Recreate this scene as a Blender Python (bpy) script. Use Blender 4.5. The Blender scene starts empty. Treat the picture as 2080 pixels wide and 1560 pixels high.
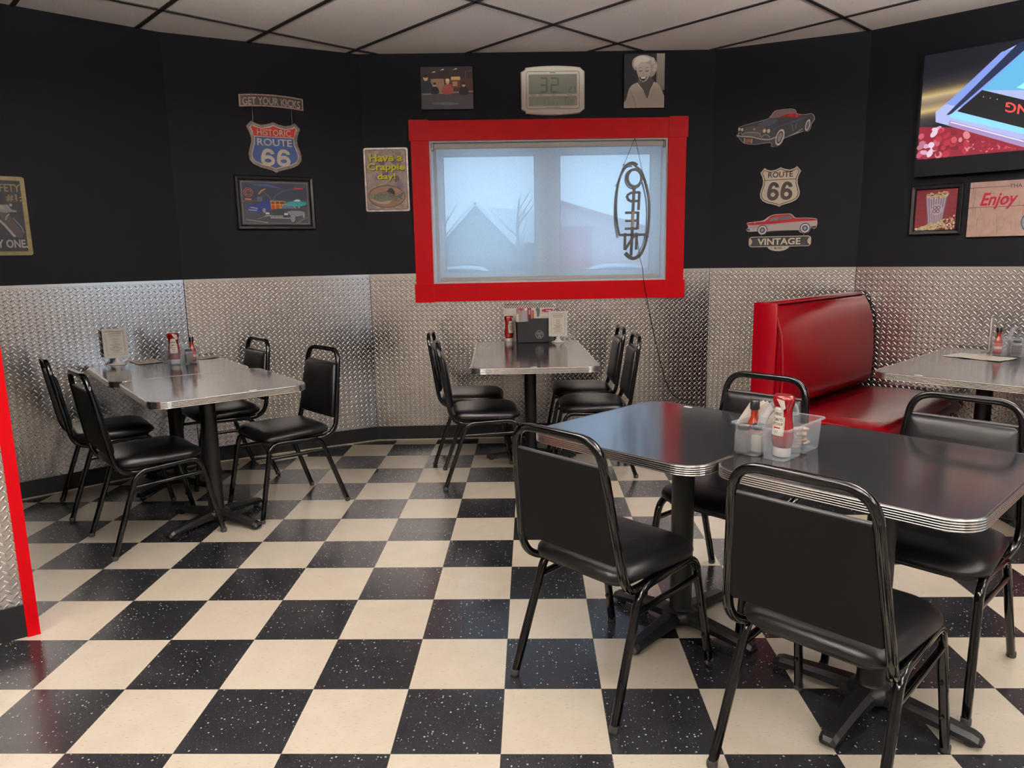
import bpy, math, random
from mathutils import Vector, Matrix
PI = math.pi
random.seed(7)
scene = bpy.context.scene
COL = scene.collection

# ------------------------------------------------------------------ camera, world, exposure
cam_d = bpy.data.cameras.new('camera')
cam = bpy.data.objects.new('camera', cam_d)
COL.objects.link(cam)
cam_d.sensor_width = 36.0
cam_d.lens = 1475.68 / 2080 * 36.0
cam_d.clip_start = 0.02
cam_d.clip_end = 300
PITCH, YAW, ROLL = 0.1754, -0.0280, -0.0178
_cy, _sy, _cp, _sp = math.cos(YAW), math.sin(YAW), math.cos(PITCH), math.sin(PITCH)
_f = Vector((_sy * _cp, _cy * _cp, -_sp))
_r = Vector((_cy, -_sy, 0))
_u = _r.cross(_f)
_r2 = math.cos(ROLL) * _r + math.sin(ROLL) * _u
_u2 = -math.sin(ROLL) * _r + math.cos(ROLL) * _u
cam.matrix_world = Matrix(((_r2.x, _u2.x, -_f.x, 0.0992), (_r2.y, _u2.y, -_f.y, -1.7876), (_r2.z, _u2.z, -_f.z, 1.3502), (0, 0, 0, 1)))
scene.camera = cam

world = bpy.data.worlds.new('overcast_sky')
scene.world = world
world.use_nodes = True
_bg = world.node_tree.nodes['Background']
_bg.inputs[0].default_value = (0.50, 0.74, 1.0, 1)
_bg.inputs[1].default_value = 1.5

scene.view_settings.view_transform = 'Standard'
scene.view_settings.look = 'None'
scene.view_settings.gamma = 1.0
scene.view_settings.use_curve_mapping = False
scene.view_settings.exposure = 0.25
scene.cycles.use_denoising = True
scene.cycles.max_bounces = 10
scene.cycles.diffuse_bounces = 5
scene.cycles.glossy_bounces = 5
scene.cycles.transparent_max_bounces = 24
scene.cycles.sample_clamp_indirect = 6.0
scene.cycles.caustics_reflective = False
scene.cycles.caustics_refractive = False
ADDED_LAMP, ADDED_LAMP_UP = 15.0, 285.0      # strength of the added unseen lamps, down and up

# ------------------------------------------------------------------ materials
MATS = {}


def lin(h):
    h = h.lstrip('#')
    c = [int(h[i:i + 2], 16) / 255 for i in (0, 2, 4)]
    return tuple(x / 12.92 if x <= 0.04045 else ((x + 0.055) / 1.055) ** 2.4 for x in c) + (1.0,)


def mat(name, hexcol, rough=0.5, metal=0.0, spec=0.5, noise=0.0, nscale=60, bump=0.0, bscale=200, coat=0.0):
    """principled material with a little procedural colour variation and bump"""
    if name in MATS:
        return MATS[name]
    m = bpy.data.materials.new(name)
    MATS[name] = m
    m.use_nodes = True
    nt = m.node_tree
    b = nt.nodes['Principled BSDF']
    c = lin(hexcol)
    b.inputs['Base Color'].default_value = c
    b.inputs['Roughness'].default_value = rough
    b.inputs['Metallic'].default_value = metal
    b.inputs['Specular IOR Level'].default_value = spec
    if coat:
        b.inputs['Coat Weight'].default_value = coat
        b.inputs['Coat Roughness'].default_value = 0.08
    if noise or bump:
        tc = nt.nodes.new('ShaderNodeTexCoord')
        n = nt.nodes.new('ShaderNodeTexNoise')
        n.inputs['Scale'].default_value = nscale
        n.inputs['Detail'].default_value = 4
        nt.links.new(tc.outputs['Object'], n.inputs['Vector'])
        if noise:
            r = nt.nodes.new('ShaderNodeValToRGB')
            r.color_ramp.elements[0].position = 0.3
            r.color_ramp.elements[1].position = 0.7
            r.color_ramp.elements[0].color = tuple(x * (1 - noise) for x in c[:3]) + (1,)
            r.color_ramp.elements[1].color = tuple(min(1, x * (1 + noise)) for x in c[:3]) + (1,)
            nt.links.new(n.outputs['Fac'], r.inputs['Fac'])
            nt.links.new(r.outputs['Color'], b.inputs['Base Color'])
        if bump:
            n2 = nt.nodes.new('ShaderNodeTexNoise')
            n2.inputs['Scale'].default_value = bscale
            nt.links.new(tc.outputs['Object'], n2.inputs['Vector'])
            bp = nt.nodes.new('ShaderNodeBump')
            bp.inputs['Strength'].default_value = bump
            bp.inputs['Distance'].default_value = 0.002
            nt.links.new(n2.outputs['Fac'], bp.inputs['Height'])
            nt.links.new(bp.outputs['Normal'], b.inputs['Normal'])
    return m


def emat(name, hexcol, strength):
    if name in MATS:
        return MATS[name]
    m = bpy.data.materials.new(name)
    MATS[name] = m
    m.use_nodes = True
    b = m.node_tree.nodes['Principled BSDF']
    b.inputs['Base Color'].default_value = (0.008, 0.008, 0.008, 1)
    b.inputs['Roughness'].default_value = 0.3
    b.inputs['Specular IOR Level'].default_value = 0.04
    b.inputs['Emission Color'].default_value = lin(hexcol)
    b.inputs['Emission Strength'].default_value = strength
    return m


def clear(name, hexcol, fac, rough=0.15, tint='ffffff'):
    """see-through plastic or glass: part transparent, part surface"""
    if name in MATS:
        return MATS[name]
    m = bpy.data.materials.new(name)
    MATS[name] = m
    m.use_nodes = True
    nt = m.node_tree
    b = nt.nodes['Principled BSDF']
    b.inputs['Base Color'].default_value = lin(hexcol)
    b.inputs['Roughness'].default_value = rough
    t = nt.nodes.new('ShaderNodeBsdfTransparent')
    t.inputs[0].default_value = lin(tint)
    fr = nt.nodes.new('ShaderNodeLayerWeight')
    fr.inputs[0].default_value = 0.3
    ad = nt.nodes.new('ShaderNodeMath')
    ad.operation = 'MULTIPLY_ADD'
    ad.inputs[1].default_value = 0.40
    ad.inputs[2].default_value = fac
    ad.use_clamp = True
    nt.links.new(fr.outputs['Facing'], ad.inputs[0])
    mx = nt.nodes.new('ShaderNodeMixShader')
    nt.links.new(ad.outputs[0], mx.inputs[0])
    nt.links.new(t.outputs[0], mx.inputs[1])
    nt.links.new(b.outputs[0], mx.inputs[2])
    nt.links.new(mx.outputs[0], nt.nodes['Material Output'].inputs['Surface'])
    return m


class NG:
    """tiny wrapper for writing node maths"""

    def __init__(s, name):
        s.m = bpy.data.materials.new(name)
        MATS[name] = s.m
        s.m.use_nodes = True
        s.nt = s.m.node_tree
        s.b = s.nt.nodes['Principled BSDF']

    def n(s, t):
        return s.nt.nodes.new(t)

    def put(s, sock, v):
        if isinstance(v, bpy.types.NodeSocket):
            s.nt.links.new(v, sock)
        else:
            sock.default_value = v

    def math(s, op, a, b=0.0, c=0.0, clamp=False):
        k = s.n('ShaderNodeMath')
        k.operation = op
        k.use_clamp = clamp
        s.put(k.inputs[0], a)
        s.put(k.inputs[1], b)
        s.put(k.inputs[2], c)
        return k.outputs[0]

    def mix(s, f, a, b):
        k = s.n('ShaderNodeMix')
        k.data_type = 'RGBA'
        s.put(k.inputs[0], f)
        s.put(k.inputs[6], a)
        s.put(k.inputs[7], b)
        return k.outputs[2]

    def noise(s, vec, scale, detail=3, out='Fac'):
        k = s.n('ShaderNodeTexNoise')
        s.put(k.inputs['Vector'], vec)
        k.inputs['Scale'].default_value = scale
        k.inputs['Detail'].default_value = detail
        return k.outputs[out]

    def mapping(s, vec, scale=(1, 1, 1), rot=(0, 0, 0), loc=(0, 0, 0)):
        k = s.n('ShaderNodeMapping')
        s.put(k.inputs['Vector'], vec)
        k.inputs['Scale'].default_value = scale
        k.inputs['Rotation'].default_value = rot
        k.inputs['Location'].default_value = loc
        return k.outputs[0]

    def step(s, v, lo, hi):
        k = s.n('ShaderNodeMapRange')
        k.interpolation_type = 'SMOOTHSTEP'
        s.put(k.inputs['Value'], v)
        k.inputs['From Min'].default_value = lo
        k.inputs['From Max'].default_value = hi
        return k.outputs[0]

    def bump(s, h, strength, dist):
        k = s.n('ShaderNodeBump')
        k.inputs['Strength'].default_value = strength
        k.inputs['Distance'].default_value = dist
        s.put(k.inputs['Height'], h)
        s.nt.links.new(k.outputs[0], s.b.inputs['Normal'])


def floor_material():
    g = NG('checkered_vinyl_tile')
    T = 0.3048
    pos = g.n('ShaderNodeTexCoord').outputs['Object']
    sx = g.n('ShaderNodeSeparateXYZ')
    g.put(sx.inputs[0], pos)
    x, y = g.math('DIVIDE', sx.outputs[0], T), g.math('DIVIDE', sx.outputs[1], T)
    ix, iy = g.math('FLOOR', x), g.math('FLOOR', y)
    par = g.math('FLOORED_MODULO', g.math('ADD', ix, iy), 2.0)          # 1 = black
    ex = g.math('ABSOLUTE', g.math('SUBTRACT', g.math('FRACT', x), 0.5))
    ey = g.math('ABSOLUTE', g.math('SUBTRACT', g.math('FRACT', y), 0.5))
    joint = g.step(g.math('MAXIMUM', ex, ey), 0.4945, 0.499)
    tid = g.n('ShaderNodeCombineXYZ')
    g.put(tid.inputs[0], ix)
    g.put(tid.inputs[1], iy)
    wn = g.n('ShaderNodeTexWhiteNoise')
    g.put(wn.inputs['Vector'], tid.outputs[0])
    rnd = wn.outputs['Value']
    # cream tile with short brown streaks
    st = g.noise(g.mapping(pos, (55, 240, 1)), 1.0, 3)
    streak = g.step(st, 0.60, 0.72)
    cloud = g.noise(pos, 9, 3)
    cream = g.mix(g.step(cloud, 0.2, 0.85), lin('d3c8b4'), lin('dcd2bf'))
    cream = g.mix(g.math('MULTIPLY', rnd, 0.25), cream, lin('d2c3aa'))
    cream = g.mix(g.math('MULTIPLY', streak, 0.40), cream, lin('8a7962'))
    # black tile with white chips
    warp = g.mapping(pos, (95, 95, 1))
    vo = g.n('ShaderNodeTexVoronoi')
    g.put(vo.inputs['Vector'], warp)
    vo.inputs['Scale'].default_value = 1.0
    d = vo.outputs['Distance']
    cs = g.n('ShaderNodeSeparateColor')
    g.put(cs.inputs[0], vo.outputs['Color'])
    siz = g.math('MULTIPLY', g.math('POWER', cs.outputs[0], 2.4), 0.31)
    wob = g.math('MULTIPLY_ADD', g.noise(pos, 420, 2), 0.5, -0.25)
    chip = g.step(g.math('SUBTRACT', siz, g.math('ADD', d, g.math('MULTIPLY', wob, 0.5))), 0.0, 0.05)
    fine = g.step(g.noise(g.mapping(pos, (1, 1, 1), (0, 0, 0.7)), 330, 1), 0.70, 0.76)
    chip = g.math('MAXIMUM', chip, g.math('MULTIPLY', fine, 0.45))
    black = g.mix(g.step(cloud, 0.25, 0.8), lin('17171a'), lin('232327'))
    black = g.mix(g.math('MULTIPLY', chip, 0.75), black, lin('c9c9c4'))
    col = g.mix(par, cream, black)
    col = g.mix(g.math('MULTIPLY', joint, 0.7), col, lin('2a2622'))
    g.put(g.b.inputs['Base Color'], col)
    g.put(g.b.inputs['Roughness'], g.math('MULTIPLY_ADD', g.noise(pos, 5, 4), 0.08, 0.20))
    g.b.inputs['Specular IOR Level'].default_value = 0.5
    g.bump(g.math('ADD', g.math('MULTIPLY', joint, -0.6), g.math('MULTIPLY', g.noise(pos, 30, 2), 0.5)), 0.12, 0.002)
    return g.m


def plate_material():
    g = NG('diamond_plate_aluminium')
    uv = g.n('ShaderNodeTexCoord').outputs['UV']
    s = g.n('ShaderNodeSeparateXYZ')
    g.put(s.inputs[0], uv)
    P = 0.0365
    U, V = g.math('DIVIDE', s.outputs[0], P), g.math('DIVIDE', s.outputs[1], P)

    def loz(off, sgn):
        fx = g.math('SUBTRACT', g.math('FRACT', g.math('ADD', U, off)), 0.5)
        fy = g.math('SUBTRACT', g.math('FRACT', g.math('ADD', V, off)), 0.5)
        al = g.math('MULTIPLY', g.math('ADD', fx, g.math('MULTIPLY', fy, sgn)), 0.7071 / 0.43)
        ac = g.math('MULTIPLY', g.math('SUBTRACT', fx, g.math('MULTIPLY', fy, sgn)), 0.7071 / 0.125)
        return g.math('SUBTRACT', g.math('SUBTRACT', 1.0, g.math('MULTIPLY', al, al)), g.math('MULTIPLY', ac, ac))
    h = g.math('MAXIMUM', g.math('MAXIMUM', loz(0.0, 1.0), loz(0.5, -1.0)), 0.0)
    hh = g.math('POWER', h, 0.6)
    edge = g.step(h, 0.0, 0.25)
    mott = g.noise(uv, 14, 4)
    g.put(g.b.inputs['Base Color'], g.mix(edge, g.mix(mott, lin('c6c3c1'), lin('dddad7')), lin('eceae8')))
    g.b.inputs['Metallic'].default_value = 1.0
    g.put(g.b.inputs['Roughness'], g.math('MULTIPLY_ADD', edge, -0.04, g.math('MULTIPLY_ADD', mott, 0.14, 0.16)))
    g.bump(hh, 1.0, 0.0028)
    return g.m


def ceiling_material():
    g = NG('acoustic_ceiling_tile')
    pos = g.n('ShaderNodeTexCoord').outputs['Object']
    n1 = g.noise(pos, 95, 3)
    pits = g.step(n1, 0.62, 0.72)
    cl = g.noise(pos, 2.0, 3)
    c = g.mix(cl, lin('d9d0c9'), lin('e6ddd6'))
    g.put(g.b.inputs['Base Color'], g.mix(g.math('MULTIPLY', pits, 0.45), c, lin('5a4f48')))
    g.b.inputs['Roughness'].default_value = 0.9
    g.b.inputs['Specular IOR Level'].default_value = 0.1
    g.bump(g.math('MULTIPLY', n1, -1.0), 0.4, 0.003)
    return g.m


def laminate_material():
    g = NG('brushed_grey_laminate')
    pos = g.n('ShaderNodeTexCoord').outputs['Object']
    a = g.noise(g.mapping(pos, (14, 420, 1)), 1.0, 3)
    c = g.noise(pos, 3.5, 3)
    col = g.mix(a, lin('6a6b70'), lin('85868c'))
    g.put(g.b.inputs['Base Color'], g.mix(g.math('MULTIPLY', c, 0.4), col, lin('585859')))
    g.b.inputs['Metallic'].default_value = 0.85
    g.put(g.b.inputs['Roughness'], g.math('MULTIPLY_ADD', a, 0.07, 0.10))
    g.bump(a, 0.05, 0.0006)
    return g.m


def shade_material():
    m = bpy.data.materials.new('sheer_shade_fabric')
    MATS['sheer_shade_fabric'] = m
    m.use_nodes = True
    nt = m.node_tree
    nt.nodes.remove(nt.nodes['Principled BSDF'])
    tc = nt.nodes.new('ShaderNodeTexCoord')
    mp = nt.nodes.new('ShaderNodeMapping')
    mp.inputs['Scale'].default_value = (400, 1, 60)
    n1 = nt.nodes.new('ShaderNodeTexNoise')
    n1.inputs['Scale'].default_value = 1
    mp2 = nt.nodes.new('ShaderNodeMapping')
    mp2.inputs['Scale'].default_value = (60, 1, 400)
    n2 = nt.nodes.new('ShaderNodeTexNoise')
    n2.inputs['Scale'].default_value = 1
    nt.links.new(tc.outputs['Object'], mp.inputs[0])
    nt.links.new(tc.outputs['Object'], mp2.inputs[0])
    nt.links.new(mp.outputs[0], n1.inputs['Vector'])
    nt.links.new(mp2.outputs[0], n2.inputs['Vector'])
    ad = nt.nodes.new('ShaderNodeMath')
    ad.operation = 'ADD'
    nt.links.new(n1.outputs['Fac'], ad.inputs[0])
    nt.links.new(n2.outputs['Fac'], ad.inputs[1])
    mr = nt.nodes.new('ShaderNodeMapRange')
    mr.inputs['From Min'].default_value = 0.6
    mr.inputs['From Max'].default_value = 1.4
    mr.inputs['To Min'].default_value = 0.44
    mr.inputs['To Max'].default_value = 0.62
    nt.links.new(ad.outputs[0], mr.inputs[0])
    tr = nt.nodes.new('ShaderNodeBsdfTransparent')
    tl = nt.nodes.new('ShaderNodeBsdfTranslucent')
    tl.inputs[0].default_value = (0.90, 0.93, 0.95, 1)
    df = nt.nodes.new('ShaderNodeBsdfDiffuse')
    df.inputs[0].default_value = (0.62, 0.62, 0.62, 1)
    mx0 = nt.nodes.new('ShaderNodeMixShader')
    mx0.inputs[0].default_value = 0.25
    nt.links.new(tl.outputs[0], mx0.inputs[1])
    nt.links.new(df.outputs[0], mx0.inputs[2])
    mx = nt.nodes.new('ShaderNodeMixShader')
    nt.links.new(mr.outputs[0], mx.inputs[0])
    nt.links.new(tr.outputs[0], mx.inputs[1])
    nt.links.new(mx0.outputs[0], mx.inputs[2])
    nt.links.new(mx.outputs[0], nt.nodes['Material Output'].inputs['Surface'])
    return m


M_FLOOR, M_PLATE, M_CEIL, M_TOP, M_SHADE = floor_material(), plate_material(), ceiling_material(), laminate_material(), shade_material()
M_BLACKWALL = mat('black_wall_paint', '07070d', 0.66, noise=0.06, nscale=8, bump=0.15, bscale=300, spec=0.10)
M_BACKWALL = mat('pale_wall_paint', 'd8cfc8', 0.7, noise=0.04, nscale=6)
M_BASE = mat('black_rubber_baseboard', '0c0c0f', 0.45, spec=.25, noise=0.1)
M_CAULK = mat('cream_caulk', 'c9bfa8', 0.6, noise=0.1)
M_ALU = mat('aluminium_trim', 'd6d4d0', 0.25, 1.0, noise=0.04)
M_RED = mat('red_gloss_paint', 'b0020e', 0.4, spec=.10, noise=0.05, nscale=12, bump=0.05, bscale=60)
M_GRID = mat('dark_ceiling_grid', '1c1614', 0.6, noise=0.1)
M_WHITE = mat('white_vinyl_frame', 'e6e8ea', 0.4, noise=0.03)
M_TUBE = mat('black_powder_coated_tube', '040405', 0.09, spec=0.32, noise=0.1)
M_VINYL = mat('black_vinyl', '08080a', 0.34, spec=0.26, noise=0.1, bump=0.12, bscale=700)
M_VINYLB = mat('black_vinyl_back', '0a0a0b', 0.55, spec=0.05, noise=0.08, bump=0.15, bscale=900)
M_PIPE = mat('charcoal_vinyl_piping', '2c2b2d', 0.4, noise=0.05)
M_RUBBER = mat('dark_rubber', '1b1a19', 0.7, noise=0.1)
M_IRON = mat('black_cast_iron', '0a0a0b', 0.42, spec=.25, noise=0.25, nscale=40, bump=0.25, bscale=120)
M_CHROME = mat('ribbed_aluminium_edge', 'd9d6d2', 0.22, 1.0, noise=0.05, nscale=30)
M_REDVINYL = mat('red_booth_vinyl', '74030f', 0.2, spec=0.2, noise=0.04, bump=0.03, bscale=400)
M_REDPIPE = mat('dark_red_piping', '7d0810', 0.3, noise=0.04)
M_PLASTIC = clear('clear_caddy_plastic', 'dfe6ee', 0.16, 0.2)
M_GLASS = clear('clear_glass', 'f2f6f8', 0.10, 0.05)
M_ACRYL = clear('clear_acrylic', 'e6eaec', 0.16, 0.08)
M_PANE = clear('window_glass', 'dfe8f0', 0.0, 0.02)
M_KETCH = mat('ketchup_red_bottle', '7a0a0c', 0.14, spec=0.6, noise=0.08)
M_CAPW = mat('white_plastic_cap', 'e9e6e0', 0.35, noise=0.02)
M_CAPB = mat('black_plastic_cap', '0d0d0e', 0.3, noise=0.05)
M_SAUCE = mat('orange_red_sauce', '8e2a10', 0.12, spec=0.6, noise=0.2, nscale=150)
M_PEPPER = mat('ground_pepper', '5e5248', 0.8, noise=0.4, nscale=900)
M_SALT = mat('white_salt', 'e8e4da', 0.8, noise=0.06, nscale=900)
M_PAPER = mat('cream_paper', 'ece5d6', 0.8, noise=0.03)
M_INK = mat('dark_ink', '3a3a40', 0.8, noise=0.03)


def flat(hexcol, rough=0.55):
    rough = max(rough, .5)
    return mat('print_' + hexcol + ('' if rough == 0.55 else '_%d' % int(rough * 100)), hexcol, rough, noise=0.04, nscale=90, spec=.22)


# ------------------------------------------------------------------ mesh helpers
class MB:
    def __init__(s):
        s.v, s.f, s.mi, s.sm, s.mats, s.uv = [], [], [], [], [], None

    def add(s, verts, faces, m, smooth=False):
        if m not in s.mats:
            s.mats.append(m)
        k, o = s.mats.index(m), len(s.v)
        s.v += [tuple(p) for p in verts]
        for f in faces:
            s.f.append([i + o for i in f])
            s.mi.append(k)
            s.sm.append(smooth)
        return s

    def box(s, a, b, m, T=None):
        x0, y0, z0 = a
        x1, y1, z1 = b
        vs = [(x0, y0, z0), (x1, y0, z0), (x1, y1, z0), (x0, y1, z0), (x0, y0, z1), (x1, y0, z1), (x1, y1, z1), (x0, y1, z1)]
        if T:
            vs = [T(*p) for p in vs]
        return s.add(vs, [(0, 3, 2, 1), (4, 5, 6, 7), (0, 1, 5, 4), (1, 2, 6, 5), (2, 3, 7, 6), (3, 0, 4, 7)], m)

    def rbox(s, a, b, m, r=0.004, T=None, seg=2, smooth=True):
        """box with softly rounded vertical edges and chamfered top and bottom"""
        ol = rrect(a[0], a[1], b[0], b[1], r, seg)
        return s.prism(ol, [(r, a[2]), (r * .3, a[2] + r * .3), (0, a[2] + r), (0, b[2] - r), (r * .3, b[2] - r * .3), (r, b[2])], m, T, smooth)

    def prism(s, outline, profile, m, T=None, smooth=True, cap0=True, cap1=True):
        rings = []
        for d, z in profile:
            rings.append([(x, y, z) for x, y in inset(outline, d)])
        return s.loft(rings, m, T, smooth, cap0, cap1)

    def loft(s, rings, m, T=None, smooth=True, cap0=True, cap1=True, closed=True):
        n = len(rings[0])
        vs = [p for r in rings for p in r]
        if T:
            vs = [T(*p) for p in vs]
        fs = []
        for j in range(len(rings) - 1):
            for i in range(n if closed else n - 1):
                k = (i + 1) % n
                fs.append((j * n + i, j * n + k, (j + 1) * n + k, (j + 1) * n + i))
        s.add(vs, fs, m, smooth)
        if cap0:
            s.add([vs[i] for i in range(n)], [tuple(reversed(range(n)))], m)
        if cap1:
            s.add([vs[(len(rings) - 1) * n + i] for i in range(n)], [tuple(range(n))], m)
        return s

    def tube(s, path, r, m, n=10, sq=1.0, closed=False, caps=True, radii=None):
        P = [Vector(p) for p in path]
        N = len(P)
        tan = []
        for i in range(N):
            a = P[(i - 1) % N] if (closed or i > 0) else P[i]
            b = P[(i + 1) % N] if (closed or i < N - 1) else P[i]
            tan.append((b - a).normalized())
        up = Vector((0, 0, 1)) if abs(tan[0].z) < 0.9 else Vector((1, 0, 0))
        nx = tan[0].cross(up).normalized()
        rings = []
        for i in range(N):
            nx = (nx - tan[i] * nx.dot(tan[i])).normalized()
            ny = tan[i].cross(nx)
            rr = radii[i] if radii else r
            ring = []
            for k in range(n):
                a = 2 * PI * (k + .5) / n
                c, d = math.cos(a), math.sin(a)
                e = (abs(c) ** (2 / sq) * 1 + abs(d) ** (2 / sq)) ** 0 if sq == 1 else 1
                cx = math.copysign(abs(c) ** (1 / sq), c) if sq != 1 else c
                dx = math.copysign(abs(d) ** (1 / sq), d) if sq != 1 else d
                ring.append(tuple(P[i] + nx * rr * cx + ny * rr * dx))
            rings.append(ring)
        if closed:
            rings.append(rings[0])
        return s.loft(rings, m, None, True, caps and not closed, caps and not closed)

    def lathe(s, prof, m, n=20, c=(0, 0, 0), sx=1.0, sy=1.0, smooth=True, caps=True):
        rings = [[(c[0] + r * sx * math.cos(2 * PI * k / n), c[1] + r * sy * math.sin(2 * PI * k / n), c[2] + z) for k in range(n)] for r, z in prof]
        return s.loft(rings, m, None, smooth, caps, caps)

    # flat art in the plane y = const (x right, z up, room on the -y side)
    clip = None

    def poly(s, pts, y, m):
        if s.clip:
            pts = clipr(pts, *s.clip)
            if len(pts) < 3:
                return s
        a = sum(pts[i][0] * pts[(i + 1) % len(pts)][1] - pts[(i + 1) % len(pts)][0] * pts[i][1] for i in range(len(pts)))
        if a < 0:
            pts = list(reversed(pts))
        return s.add([(x, y, z) for x, z in pts], [tuple(range(len(pts)))], m)

    def slab(s, pts, y0, y1, m, bev=0.0):
        """polygon in x,z given thickness: front face at y0 (nearer the room), back at y1"""
        a = sum(pts[i][0] * pts[(i + 1) % len(pts)][1] - pts[(i + 1) % len(pts)][0] * pts[i][1] for i in range(len(pts)))
        if a < 0:
            pts = list(reversed(pts))
        prof = [(0, y1), (0, y0)] if not bev else [(0, y1), (0, y0 + bev), (bev, y0)]
        return s.prism(pts, prof, m, lambda x, z, y: (x, y, z), False)

    def rect(s, x0, z0, x1, z1, y, m):
        return s.poly([(x0, z0), (x1, z0), (x1, z1), (x0, z1)], y, m)

    def ell(s, cx, cz, rx, rz, y, m, n=28, rot=0):
        c, d = math.cos(rot), math.sin(rot)
        return s.poly([(cx + rx * math.cos(t) * c - rz * math.sin(t) * d, cz + rx * math.cos(t) * d + rz * math.sin(t) * c)
                       for t in [2 * PI * k / n for k in range(n)]], y, m)

    def line(s, pts, w, y, m, closed=False):
        """painted line of width w (w may be a list)"""
        L, R = [], []
        n = len(pts)
        for i in range(n):
            a = pts[(i - 1) % n] if (closed or i) else pts[i]
            b = pts[(i + 1) % n] if (closed or i < n - 1) else pts[i]
            dx, dz = b[0] - a[0], b[1] - a[1]
            l = math.hypot(dx, dz) or 1
            ww = (w[i] if isinstance(w, (list, tuple)) else w) / 2
            L.append((pts[i][0] - dz / l * ww, pts[i][1] + dx / l * ww))
            R.append((pts[i][0] + dz / l * ww, pts[i][1] - dx / l * ww))
        vs = [(x, y, z) for x, z in L + R]
        fs = [(i, n + i, n + (i + 1) % n, (i + 1) % n) for i in range(n if closed else n - 1)]
        return s.add(vs, fs, m)

    def bar(s, pts, w, y0, y1, m, closed=False):
        """line given thickness between y0 (room side) and y1"""
        L, R = [], []
        n = len(pts)
        for i in range(n):
            a = pts[(i - 1) % n] if (closed or i) else pts[i]
            b = pts[(i + 1) % n] if (closed or i < n - 1) else pts[i]
            dx, dz = b[0] - a[0], b[1] - a[1]
            l = math.hypot(dx, dz) or 1
            ww = (w[i] if isinstance(w, (list, tuple)) else w) / 2
            L.append((pts[i][0] - dz / l * ww, pts[i][1] + dx / l * ww))
            R.append((pts[i][0] + dz / l * ww, pts[i][1] - dx / l * ww))
        rings = [[(L[i][0], y0, L[i][1]), (R[i][0], y0, R[i][1]), (R[i][0], y1, R[i][1]), (L[i][0], y1, L[i][1])] for i in range(n)]
        if closed:
            rings.append(rings[0])
        return s.loft(rings, m, None, False, not closed, not closed)

    def text(s, body, cx, cz, w, h, y, m, bold=0.0, shear=0.0, rot=0.0, thick=0.0, arc=0.0, sx=1.0):
        """lettering fitted in a w x h box centred on cx, cz"""
        vs, fs = glyphs(body, bold, shear)
        xs, zs = [p[0] for p in vs], [p[1] for p in vs]
        x0, x1, z0, z1 = min(xs), max(xs), min(zs), max(zs)
        kx = w / (x1 - x0)
        kz = h / (z1 - z0) if h else kx
        c, d = math.cos(rot), math.sin(rot)
        out = []
        for px, pz in vs:
            X, Z = (px - (x0 + x1) / 2) * kx * sx, (pz - (z0 + z1) / 2) * kz
            Z -= arc * (X / (w / 2)) ** 2
            out.append((cx + X * c - Z * d, cz + X * d + Z * c))
        if not thick:
            return s.add([(x, y, z) for x, z in out], fs, m)
        n = len(out)
        vv = [(x, y, z) for x, z in out] + [(x, y + thick, z) for x, z in out]
        cnt = {}
        for f in fs:
            for i in range(len(f)):
                e = (f[i], f[(i + 1) % len(f)])
                cnt[e] = cnt.get(e, 0) + 1
        side = [(e[1], e[0], e[0] + n, e[1] + n) for e in cnt if (e[1], e[0]) not in cnt]
        return s.add(vv, list(fs) + side, m)

    def build(s, name, parent=None, loc=(0, 0, 0), rotz=0.0, uv=None):
        me = bpy.data.meshes.new(name)
        me.from_pydata(s.v, [], s.f)
        for m in s.mats:
            me.materials.append(m)
        me.polygons.foreach_set('material_index', s.mi)
        me.polygons.foreach_set('use_smooth', s.sm)
        if uv:
            l = me.uv_layers.new(name='UVMap')
            for lp in me.loops:
                l.data[lp.index].uv = uv(me.vertices[lp.vertex_index].co)
        me.update()
        o = bpy.data.objects.new(name, me)
        COL.objects.link(o)
        if parent:
            o.parent = parent
        o.location = loc
        o.rotation_euler = (0, 0, rotz)
        return o


def clipr(pts, x0, z0, x1, z1):
    """clip a polygon to a rectangle"""
    for ax, lim, sg in ((0, x0, 1), (0, x1, -1), (1, z0, 1), (1, z1, -1)):
        o2 = []
        for i in range(len(pts)):
            a, b = pts[i - 1], pts[i]
            ia, ib = (a[ax] - lim) * sg >= 0, (b[ax] - lim) * sg >= 0
            if ia != ib:
                k = (lim - a[ax]) / (b[ax] - a[ax])
                o2.append((a[0] + (b[0] - a[0]) * k, a[1] + (b[1] - a[1]) * k))
            if ib:
                o2.append(b)
        pts = o2
    return pts


_GL = {}


def glyphs(body, bold, shear):
    k = (body, bold, shear)
    if k not in _GL:
        cu = bpy.data.curves.new('lettering', 'FONT')
        cu.body = body
        cu.size = 1.0
        cu.offset = bold
        cu.shear = shear
        cu.resolution_u = 3
        ob = bpy.data.objects.new('lettering', cu)
        COL.objects.link(ob)
        bpy.context.view_layer.update()
        me = bpy.data.meshes.new_from_object(ob.evaluated_get(bpy.context.evaluated_depsgraph_get()))
        _GL[k] = ([(v.co.x, v.co.y) for v in me.vertices], [tuple(p.vertices) for p in me.polygons])
        bpy.data.objects.remove(ob)
        bpy.data.curves.remove(cu)
        bpy.data.meshes.remove(me)
    return _GL[k]


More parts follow.
